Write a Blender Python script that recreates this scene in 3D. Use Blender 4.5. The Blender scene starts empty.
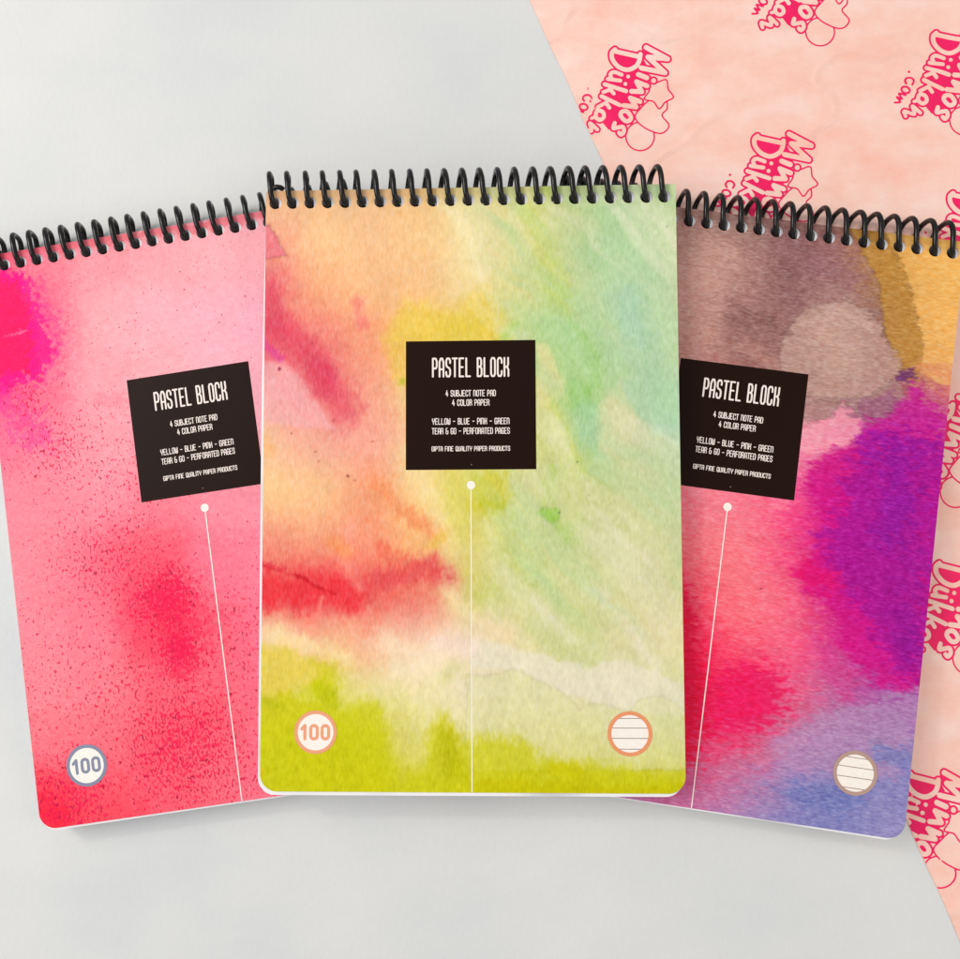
# Three spiral-bound note pads fanned out on a pale table, over a sheet of printed wrapping tissue.
# All lengths are authored in millimetres and built at real size (metres).
import bpy, math
import numpy as np
from mathutils import Matrix, Euler, Vector
MM = 0.001
sc = bpy.context.scene
COL = sc.collection

# ------------------------------------------------------------------ colour + noise helpers
def lin(c):
    c = np.asarray(c, float) / 255.0
    return np.where(c <= 0.04045, c / 12.92, ((c + 0.055) / 1.055) ** 2.4)

LIGHT = 1.00                       # how bright a white surface renders; inks are divided by it

def _hash(ix, iy, s):
    h = (ix.astype(np.int64) * 374761393 + iy.astype(np.int64) * 668265263 + s * 974711) & 0xffffffff
    h = ((h ^ (h >> 13)) * 1274126177) & 0xffffffff
    return ((h ^ (h >> 16)) & 0xffff) / 65535.0

def vnoise(x, y, s=0):
    ix = np.floor(x); iy = np.floor(y); fx = x - ix; fy = y - iy
    fx = fx * fx * (3 - 2 * fx); fy = fy * fy * (3 - 2 * fy)
    a = _hash(ix, iy, s); b = _hash(ix + 1, iy, s); c = _hash(ix, iy + 1, s); d = _hash(ix + 1, iy + 1, s)
    return (a + (b - a) * fx + (c - a) * fy + (a - b - c + d) * fx * fy) * 2 - 1

def fbm(x, y, scale, octv=4, s=0, gain=0.55):
    x = x / scale; y = y / scale; a = 1.0; t = 0; n = 0
    for k in range(octv):
        ca, sa = math.cos(k * 1.1 + .4), math.sin(k * 1.1 + .4)
        t = t + a * vnoise(x * ca - y * sa + 13.7 * k, x * sa + y * ca - 7.1 * k, s + k * 17); n += a
        x = x * 2.03; y = y * 2.03; a *= gain
    return t / n

def sstep(e0, e1, v):
    t = np.clip((v - e0) / (e1 - e0), 0, 1); return t * t * (3 - 2 * t)

# ------------------------------------------------------------------ signed distance helpers
def d_seg(X, Y, a, b):
    ax, ay = a; bx, by = b; dx = bx - ax; dy = by - ay; L = dx * dx + dy * dy
    t = np.clip(((X - ax) * dx + (Y - ay) * dy) / L, 0, 1) if L > 1e-12 else 0 * X
    return np.hypot(X - ax - t * dx, Y - ay - t * dy)

def d_line(X, Y, pts, closed=False):
    if len(pts) == 1: return np.hypot(X - pts[0][0], Y - pts[0][1])
    q = list(pts) + ([pts[0]] if closed else [])
    d = d_seg(X, Y, q[0], q[1])
    for i in range(1, len(q) - 1): d = np.minimum(d, d_seg(X, Y, q[i], q[i + 1]))
    return d

def d_poly(X, Y, pts):
    d = d_line(X, Y, pts, True); ins = np.zeros(X.shape, bool); n = len(pts)
    for i in range(n):
        (x1, y1), (x2, y2) = pts[i], pts[(i + 1) % n]
        if y1 == y2: continue
        c = ((y1 > Y) != (y2 > Y)) & (X < (x2 - x1) * (Y - y1) / (y2 - y1) + x1)
        ins ^= c
    return np.where(ins, -d, d)

def smooth_closed(pts, n=8):
    P = [np.array(p, float) for p in pts]; out = []
    for i in range(len(P)):
        p0, p1, p2, p3 = P[i - 1], P[i], P[(i + 1) % len(P)], P[(i + 2) % len(P)]
        for k in range(n):
            t = k / n
            out.append(tuple(.5 * (2 * p1 + (p2 - p0) * t + (2 * p0 - 5 * p1 + 4 * p2 - p3) * t * t + (3 * p1 - p0 - 3 * p2 + p3) * t ** 3)))
    return out

def smooth_open(pts, n=5):
    if len(pts) < 4: return list(pts)
    if pts[0] == pts[-1]: q = smooth_closed(pts[:-1], n); return q + [q[0]]
    P = [np.array(p, float) for p in [pts[0]] + list(pts) + [pts[-1]]]; out = []
    for i in range(1, len(P) - 2):
        p0, p1, p2, p3 = P[i - 1:i + 3]
        for k in range(n):
            t = k / n
            out.append(tuple(.5 * (2 * p1 + (p2 - p0) * t + (2 * p0 - 5 * p1 + 4 * p2 - p3) * t * t + (3 * p1 - p0 - 3 * p2 + p3) * t ** 3)))
    return out + [tuple(pts[-1])]

def d_rrect(X, Y, x0, y0, x1, y1, rb, rt):
    cx, cy = (x0 + x1) / 2, (y0 + y1) / 2; r = np.where(Y < cy, rb, rt)
    qx = np.abs(X - cx) - (x1 - x0) / 2 + r; qy = np.abs(Y - cy) - (y1 - y0) / 2 + r
    return np.minimum(np.maximum(qx, qy), 0) + np.hypot(np.maximum(qx, 0), np.maximum(qy, 0)) - r

# ------------------------------------------------------------------ contour mesher (marching squares)
def contour(fn, x0, y0, x1, y1, res):
    """polygons covering fn(X,Y) < 0 ; returns verts (N,2), list of quads array, list of other polys"""
    nx = max(2, int(math.ceil((x1 - x0) / res)) + 1); ny = max(2, int(math.ceil((y1 - y0) / res)) + 1)
    xs = np.linspace(x0, x1, nx); ys = np.linspace(y0, y1, ny)
    X, Y = np.meshgrid(xs, ys); F = fn(X, Y)
    F = np.where(np.abs(F) < 1e-9, 1e-9, F)
    ins = F < 0
    V = []; idx = {}
    vid = -np.ones((ny, nx), np.int64)
    k = ins[:-1, :-1].astype(int) + 2 * ins[:-1, 1:] + 4 * ins[1:, 1:] + 8 * ins[1:, :-1]
    gi = np.nonzero(ins); vid[gi] = np.arange(len(gi[0]))
    V = np.stack([X[gi], Y[gi]], 1).tolist()
    fj, fi = np.nonzero(k == 15)
    quads = np.stack([vid[fj, fi], vid[fj, fi + 1], vid[fj + 1, fi + 1], vid[fj + 1, fi]], 1)
    polys = []
    def edge(a, b):
        key = (a, b) if a < b else (b, a)
        if key not in idx:
            (ja, ia), (jb, ib) = a, b
            fa, fb = F[ja, ia], F[jb, ib]; t = min(max(fa / (fa - fb), .02), .98)
            idx[key] = len(V); V.append([xs[ia] + (xs[ib] - xs[ia]) * t, ys[ja] + (ys[jb] - ys[ja]) * t])
        return idx[key]
    for j, i in zip(*np.nonzero((k > 0) & (k < 15))):
        c = [(j, i), (j, i + 1), (j + 1, i + 1), (j + 1, i)]; kk = k[j, i]
        if kk in (5, 10):
            for q in range(4):
                if ins[c[q]]:
                    polys.append([edge(c[q - 1], c[q]), int(vid[c[q]]), edge(c[q], c[(q + 1) % 4])])
            continue
        p = []
        for q in range(4):
            a, b = c[q], c[(q + 1) % 4]
            if ins[a]: p.append(int(vid[a]))
            if ins[a] != ins[b]: p.append(edge(a, b))
        if len(p) > 2: polys.append(p)
    return np.array(V, float), quads, polys

def build(name, V3, quads, polys, mats, parent=None, smooth=False):
    """numpy mesh builder; V3 in mm, local"""
    me = bpy.data.meshes.new(name)
    nq = len(quads); loops = list(np.asarray(quads).ravel()) if nq else []
    tot = np.concatenate([np.full(nq, 4), np.array([len(p) for p in polys], int)]) if len(polys) else np.full(nq, 4)
    flat = np.concatenate([np.asarray(quads, int).ravel() if nq else np.zeros(0, int), np.array([v for p in polys for v in p], int)])
    me.vertices.add(len(V3)); me.vertices.foreach_set('co', (np.asarray(V3) * MM).astype(np.float32).ravel())
    me.loops.add(len(flat)); me.loops.foreach_set('vertex_index', flat.astype(np.int32))
    st = np.concatenate([[0], np.cumsum(tot)[:-1]]).astype(np.int32)
    me.polygons.add(len(tot)); me.polygons.foreach_set('loop_start', st)
    me.polygons.foreach_set('use_smooth', np.full(len(tot), smooth))
    me.update(calc_edges=True); me.validate()
    for m in (mats if isinstance(mats, (list, tuple)) else [mats]): me.materials.append(m)
    ob = bpy.data.objects.new(name, me); COL.objects.link(ob)
    if parent: ob.parent = parent
    return ob

def solid_from(V, quads, polys, ztop, zbot):
    """adds side walls and an underside to a flat contour"""
    n = len(V); allp = [list(q) for q in quads] + polys
    seen = {}
    for p in allp:
        for a, b in zip(p, p[1:] + p[:1]):
            if (b, a) in seen: del seen[(b, a)]
            else: seen[(a, b)] = 1
    top = np.c_[V, np.full(n, ztop)]; bot = np.c_[V, np.full(n, zbot)]
    walls = [[a, a + n, b + n, b] for a, b in seen]
    under = [[v + n for v in reversed(p)] for p in allp]
    return np.vstack([top, bot]), np.vstack([np.asarray(quads, int), np.array(walls, int)]), polys + under

# ------------------------------------------------------------------ materials
def new_mat(name):
    m = bpy.data.materials.new(name); m.use_nodes = True; nt = m.node_tree
    b = nt.nodes['Principled BSDF']; return m, nt, b

def ink(name, rgb, rough=.5, spec=.3, var=.03, scale=600):
    m, nt, b = new_mat(name); N = nt.nodes; L = nt.links
    c = lin(rgb) / LIGHT
    tc = N.new('ShaderNodeTexCoord'); no = N.new('ShaderNodeTexNoise'); no.inputs['Scale'].default_value = scale; no.inputs['Detail'].default_value = 3
    L.new(tc.outputs['Object'], no.inputs['Vector'])
    mr = N.new('ShaderNodeMapRange'); mr.inputs['From Min'].default_value = .3; mr.inputs['From Max'].default_value = .7
    mr.inputs['To Min'].default_value = 1 - var; mr.inputs['To Max'].default_value = 1 + var
    L.new(no.outputs['Fac'], mr.inputs['Value'])
    vm = N.new('ShaderNodeVectorMath'); vm.operation = 'SCALE'; vm.inputs[0].default_value = tuple(c); L.new(mr.outputs['Result'], vm.inputs['Scale'])
    L.new(vm.outputs['Vector'], b.inputs['Base Color'])
    b.inputs['Roughness'].default_value = rough; b.inputs['Specular IOR Level'].default_value = spec
    return m

def math_node(nt, op, a, b=None, c=None):
    n = nt.nodes.new('ShaderNodeMath'); n.operation = op
    for i, v in enumerate((a, b, c)):
        if v is None: continue
        if isinstance(v, (int, float)): n.inputs[i].default_value = v
        else: nt.links.new(v, n.inputs[i])
    return n.outputs[0]

def noise_node(nt, vec, scale, detail=3, rough=.6, dims=(1, 1, 1)):
    mp = nt.nodes.new('ShaderNodeMapping'); mp.inputs['Scale'].default_value = dims; nt.links.new(vec, mp.inputs['Vector'])
    n = nt.nodes.new('ShaderNodeTexNoise'); n.inputs['Scale'].default_value = scale; n.inputs['Detail'].default_value = detail; n.inputs['Roughness'].default_value = rough
    nt.links.new(mp.outputs['Vector'], n.inputs['Vector']); return n.outputs['Fac']

def cover_mat(name, stretch, speck_rgb, grain=.22, speck=False):
    """printed watercolour: painted colour attribute, paper grain, pigment specks"""
    m, nt, b = new_mat(name); N = nt.nodes; L = nt.links
    at = N.new('ShaderNodeAttribute'); at.attribute_name = 'paint'
    wt = N.new('ShaderNodeAttribute'); wt.attribute_name = 'pigment'
    tc = N.new('ShaderNodeTexCoord'); o = tc.outputs['Object']
    fib = noise_node(nt, o, 1000, 2, .6, stretch)
    mid = noise_node(nt, o, 330, 3, .6, (1 + (stretch[0] - 1) * .4, 1 + (stretch[1] - 1) * .4, 1))
    g1 = math_node(nt, 'MULTIPLY', math_node(nt, 'SUBTRACT', fib, .5), grain * 2.6)
    g2 = math_node(nt, 'MULTIPLY', math_node(nt, 'SUBTRACT', mid, .5), grain * 1.6)
    val = math_node(nt, 'ADD', math_node(nt, 'ADD', g1, g2), 1.0)
    # grain acts as pigment settling: thinner pigment -> nearer the pale sheet, thicker -> deeper colour
    gm = N.new('ShaderNodeGamma'); L.new(at.outputs['Color'], gm.inputs['Color'])
    inv = math_node(nt, 'SUBTRACT', 2.0, val); L.new(inv, gm.inputs['Gamma'])
    col = gm.outputs['Color']
    if speck:
        fine = noise_node(nt, o, 920, 1.6, .55, (1.25, .75, 1)); clump = noise_node(nt, o, 240, 4, .7)
        th = math_node(nt, 'MULTIPLY_ADD', math_node(nt, 'ADD', wt.outputs['Fac'], math_node(nt, 'MULTIPLY_ADD', clump, .8, -.4)), -.33, .705)
        d = math_node(nt, 'SUBTRACT', fine, th)
        dot = N.new('ShaderNodeMapRange'); dot.inputs['From Min'].default_value = 0; dot.inputs['From Max'].default_value = .05; L.new(d, dot.inputs['Value'])
        f = math_node(nt, 'MULTIPLY', dot.outputs['Result'], math_node(nt, 'MULTIPLY_ADD', clump, .9, .38))
        mx = N.new('ShaderNodeMix'); mx.data_type = 'RGBA'; L.new(f, mx.inputs[0]); L.new(col, mx.inputs[6]); 
        sr = N.new('ShaderNodeValToRGB'); sr.color_ramp.elements[0].position = .42; sr.color_ramp.elements[0].color = (*lin((170, 22, 62)), 1)
        sr.color_ramp.elements[1].position = .56; sr.color_ramp.elements[1].color = (*lin(speck_rgb), 1)
        L.new(math_node(nt, 'MULTIPLY_ADD', wt.outputs['Fac'], .16, noise_node(nt, o, 420, 2)), sr.inputs['Fac']); L.new(sr.outputs['Color'], mx.inputs[7])
        col = mx.outputs[2]
    L.new(col, b.inputs['Base Color'])
    b.inputs['Roughness'].default_value = .47; b.inputs['Specular IOR Level'].default_value = .06
    bp = N.new('ShaderNodeBump'); bp.inputs['Strength'].default_value = .25; bp.inputs['Distance'].default_value = .00008
    L.new(mid, bp.inputs['Height']); L.new(bp.outputs['Normal'], b.inputs['Normal'])
    return m

def paper_mat():
    m, nt, b = new_mat('page paper'); N = nt.nodes; L = nt.links
    tc = N.new('ShaderNodeTexCoord'); o = tc.outputs['Object']
    st = noise_node(nt, o, 4200, 2, .7, (.004, .004, 1))
    r = N.new('ShaderNodeValToRGB'); e = r.color_ramp.elements
    e[0].position = .33; e[0].color = (.62, .60, .66, 1); e[1].position = .52; e[1].color = (.90, .885, .90, 1)
    L.new(st, r.inputs['Fac']); L.new(r.outputs['Color'], b.inputs['Base Color']); b.inputs['Roughness'].default_value = .7
    b.inputs['Specular IOR Level'].default_value = .2
    return m

def label_mat():
    m, nt, b = new_mat('black printed label'); N = nt.nodes; L = nt.links
    tc = N.new('ShaderNodeTexCoord'); o = tc.outputs['Object']
    vo = N.new('ShaderNodeTexVoronoi'); vo.inputs['Scale'].default_value = 160; L.new(o, vo.inputs['Vector'])
    sep = N.new('ShaderNodeSeparateColor'); L.new(vo.outputs['Color'], sep.inputs['Color'])
    pick = math_node(nt, 'GREATER_THAN', sep.outputs[0], .86)
    dot = math_node(nt, 'LESS_THAN', vo.outputs['Distance'], .062)
    f = math_node(nt, 'MULTIPLY', math_node(nt, 'MULTIPLY', pick, dot), math_node(nt, 'MULTIPLY', sep.outputs[1], .5))
    mx = N.new('ShaderNodeMix'); mx.data_type = 'RGBA'; L.new(f, mx.inputs[0]); mx.inputs[6].default_value = (.014, .0035, .0012, 1); mx.inputs[7].default_value = (.6, .5, .45, 1)
    L.new(mx.outputs[2], b.inputs['Base Color']); b.inputs['Roughness'].default_value = .4; b.inputs['Specular IOR Level'].default_value = .10
    return m

def wire_mat():
    m, nt, b = new_mat('black coated wire'); N = nt.nodes; L = nt.links
    tc = N.new('ShaderNodeTexCoord'); n = noise_node(nt, tc.outputs['Object'], 500, 3)
    r = N.new('ShaderNodeMapRange'); r.inputs['To Min'].default_value = .12; r.inputs['To Max'].default_value = .26; L.new(n, r.inputs['Value'])
    b.inputs['Base Color'].default_value = (.006, .0045, .004, 1); L.new(r.outputs['Result'], b.inputs['Roughness']); b.inputs['Specular IOR Level'].default_value = .35
    return m

def table_mat():
    m, nt, b = new_mat('pale table surface'); N = nt.nodes; L = nt.links
    tc = N.new('ShaderNodeTexCoord'); o = tc.outputs['Object']
    a = noise_node(nt, o, 9, 3, .5, (1.1, .7, 1)); f = noise_node(nt, o, 420, 4, .65, (1.3, .7, 1)); s = noise_node(nt, o, 22, 3, .5, (.6, 1.3, 1))
    r = N.new('ShaderNodeValToRGB'); e = r.color_ramp.elements
    e[0].position = .34; e[0].color = (*(lin(TABLE[0]) / LIGHT), 1); e[1].position = .66; e[1].color = (*(lin(TABLE[1]) / LIGHT), 1)
    L.new(math_node(nt, 'MULTIPLY_ADD', s, .35, math_node(nt, 'MULTIPLY', a, .65)), r.inputs['Fac'])
    mr = N.new('ShaderNodeMapRange'); mr.inputs['From Min'].default_value = .25; mr.inputs['From Max'].default_value = .75; mr.inputs['To Min'].default_value = .985; mr.inputs['To Max'].default_value = 1.012
    L.new(f, mr.inputs['Value'])
    vm = N.new('ShaderNodeVectorMath'); vm.operation = 'SCALE'; L.new(r.outputs['Color'], vm.inputs[0]); L.new(mr.outputs['Result'], vm.inputs['Scale'])
    L.new(vm.outputs['Vector'], b.inputs['Base Color']); b.inputs['Roughness'].default_value = .55; b.inputs['Specular IOR Level'].default_value = .25
    bp = N.new('ShaderNodeBump'); bp.inputs['Strength'].default_value = .35; bp.inputs['Distance'].default_value = .0004; L.new(math_node(nt, 'MULTIPLY_ADD', s, 6.0, f), bp.inputs['Height']); L.new(bp.outputs['Normal'], b.inputs['Normal'])
    return m

def tissue_mat(rgb_a, rgb_b):
    m, nt, b = new_mat('pink tissue'); N = nt.nodes; L = nt.links
    tc = N.new('ShaderNodeTexCoord'); o = tc.outputs['Object']
    a = noise_node(nt, o, 60, 6, .7, (.8, 1.25, 1)); f = noise_node(nt, o, 420, 3, .6, (1, .5, 1)); w = noise_node(nt, o, 26, 2, .5, (.45, 1.6, 1))
    r = N.new('ShaderNodeValToRGB'); e = r.color_ramp.elements
    e[0].position = .33; e[0].color = (*(lin(rgb_a) / LIGHT), 1); e[1].position = .67; e[1].color = (*(lin(rgb_b) / LIGHT), 1)
    L.new(math_node(nt, 'MULTIPLY_ADD', w, .35, math_node(nt, 'MULTIPLY', a, .65)), r.inputs['Fac']); L.new(r.outputs['Color'], b.inputs['Base Color'])
    b.inputs['Roughness'].default_value = .55; b.inputs['Specular IOR Level'].default_value = .25
    bp = N.new('ShaderNodeBump'); bp.inputs['Strength'].default_value = .7; bp.inputs['Distance'].default_value = .0009
    cr = noise_node(nt, o, 17, 2, .45, (1, 1.35, 1)); ab = math_node(nt, 'ABSOLUTE', math_node(nt, 'SUBTRACT', cr, .5))
    ln = N.new('ShaderNodeMapRange'); ln.inputs['From Min'].default_value = 0; ln.inputs['From Max'].default_value = .028; ln.inputs['To Min'].default_value = 1; ln.inputs['To Max'].default_value = 0; L.new(ab, ln.inputs['Value'])
    L.new(math_node(nt, 'MULTIPLY_ADD', ln.outputs['Result'], .55, math_node(nt, 'MULTIPLY_ADD', w, 2.2, math_node(nt, 'MULTIPLY_ADD', f, .12, a))), bp.inputs['Height']); L.new(bp.outputs['Normal'], b.inputs['Normal'])
    return m

# ------------------------------------------------------------------ data (mm, pad coordinates: origin top left of the cover, y up)
POSE = {'C': ([-91.201, 130.329, 23.364], [0.5982, 0.0621, 0.1979]), 'L': ([-204.768, 111.003, 10.862], [-0.118, -0.1923, 8.5441]), 'R': ([16.564, 132.364, 11.774], [-0.5331, -0.0047, -7.9305])}
CAM = [-0.0, 1e-05, 361.86272, 0.07334, 0.03922]
BASE_C = [(-0.38, -0.31, 238, 188, 140), (18.68, -0.65, 238, 190, 140), (38.02, -0.99, 236, 190, 142), (56.92, -1.33, 240, 195, 135), (76.1, -1.68, 231, 213, 147), (94.84, -2.01, 215, 211, 142), (113.86, -2.35, 198, 209, 147), (132.44, -2.68, 191, 211, 157), (150.24, -3.0, 198, 216, 160), (-0.2, -18.09, 246, 170, 140), (18.8, -18.39, 250, 198, 145), (38.08, -18.7, 250, 196, 146), (56.92, -19.0, 250, 200, 142), (76.04, -19.31, 240, 225, 168), (94.72, -19.6, 228, 219, 154), (113.68, -19.9, 193, 211, 152), (132.2, -20.2, 181, 211, 162), (149.94, -20.48, 203, 216, 167), (-0.01, -36.5, 232, 105, 115), (18.93, -36.76, 250, 178, 130), (38.15, -37.03, 248, 190, 138), (56.92, -37.29, 250, 195, 140), (75.98, -37.55, 244, 218, 155), (94.6, -37.81, 219, 216, 144), (113.49, -38.07, 195, 213, 157), (131.95, -38.33, 183, 213, 170), (149.63, -38.57, 198, 216, 167), (0.18, -54.78, 226, 80, 102), (19.05, -55.0, 242, 125, 118), (38.21, -55.23, 249, 160, 125), (56.92, -55.45, 238, 199, 87), (75.91, -55.67, 237, 205, 92), (94.47, -55.89, 195, 213, 142), (113.31, -56.12, 181, 209, 142), (131.71, -56.34, 178, 210, 172), (149.33, -56.54, 203, 217, 167), (0.37, -72.94, 245, 165, 162), (19.18, -73.12, 236, 105, 115), (38.27, -73.31, 250, 162, 140), (56.92, -73.49, 238, 215, 140), (75.85, -73.68, 223, 211, 112), (94.35, -73.86, 219, 213, 142), (113.12, -74.05, 173, 207, 132), (131.46, -74.23, 198, 213, 164), (149.03, -74.4, 179, 209, 170), (0.55, -90.98, 248, 195, 155), (19.3, -91.12, 245, 172, 152), (38.33, -91.27, 249, 168, 150), (56.92, -91.42, 245, 205, 150), (75.79, -91.57, 228, 209, 112), (94.22, -91.71, 218, 213, 132), (112.94, -91.86, 183, 207, 152), (131.22, -92.0, 215, 213, 167), (148.73, -92.14, 187, 210, 168), (0.74, -108.9, 252, 205, 145), (19.42, -109.01, 250, 200, 145), (38.39, -109.12, 248, 160, 120), (56.92, -109.23, 250, 220, 150), (75.72, -109.34, 216, 209, 90), (94.1, -109.44, 218, 216, 160), (112.75, -109.55, 201, 209, 127), (130.98, -109.66, 209, 213, 157), (148.43, -109.76, 195, 211, 160), (0.92, -126.7, 245, 150, 125), (19.54, -126.78, 248, 170, 130), (38.45, -126.85, 248, 150, 118), (56.92, -126.92, 250, 196, 125), (75.66, -126.99, 223, 211, 114), (93.98, -127.06, 209, 213, 147), (112.57, -127.13, 203, 211, 150), (130.74, -127.2, 215, 213, 157), (148.13, -127.27, 211, 211, 157), (1.1, -144.39, 240, 78, 80), (19.67, -144.43, 236, 60, 75), (38.51, -144.46, 241, 92, 88), (56.92, -144.5, 243, 112, 102), (75.6, -144.53, 217, 211, 137), (93.86, -144.57, 209, 211, 138), (112.39, -144.6, 213, 216, 155), (130.5, -144.64, 218, 213, 157), (147.84, -144.67, 218, 213, 157), (1.28, -161.96, 252, 225, 175), (19.79, -161.96, 251, 190, 152), (38.57, -161.96, 250, 182, 148), (56.91, -161.96, 252, 215, 185), (75.54, -161.96, 245, 222, 188), (93.74, -161.96, 229, 217, 160), (112.21, -161.96, 205, 210, 140), (130.26, -161.95, 229, 214, 168), (147.54, -161.95, 228, 216, 164), (1.46, -179.42, 238, 206, 115), (19.91, -179.38, 210, 209, 52), (38.62, -179.34, 235, 226, 160), (56.91, -179.31, 240, 226, 175), (75.48, -179.27, 238, 223, 190), (93.62, -179.24, 232, 223, 180), (112.03, -179.2, 232, 221, 186), (130.02, -179.16, 232, 222, 185), (147.25, -179.13, 222, 222, 162), (1.64, -196.76, 214, 208, 32), (20.02, -196.69, 200, 199, 14), (38.68, -196.62, 204, 203, 24), (56.91, -196.55, 225, 215, 140), (75.42, -196.47, 226, 216, 140), (93.5, -196.4, 226, 216, 140), (111.85, -196.33, 222, 214, 132), (129.79, -196.26, 221, 220, 150), (146.96, -196.19, 215, 215, 142), (1.83, -214.68, 212, 207, 32), (20.15, -214.57, 203, 195, 3), (38.74, -214.46, 204, 195, 3), (56.91, -214.36, 213, 208, 47), (75.35, -214.25, 200, 191, 3), (93.38, -214.14, 200, 193, 3), (111.67, -214.03, 204, 194, 3), (129.55, -213.93, 204, 195, 3), (146.67, -213.83, 203, 199, 14)]
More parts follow.
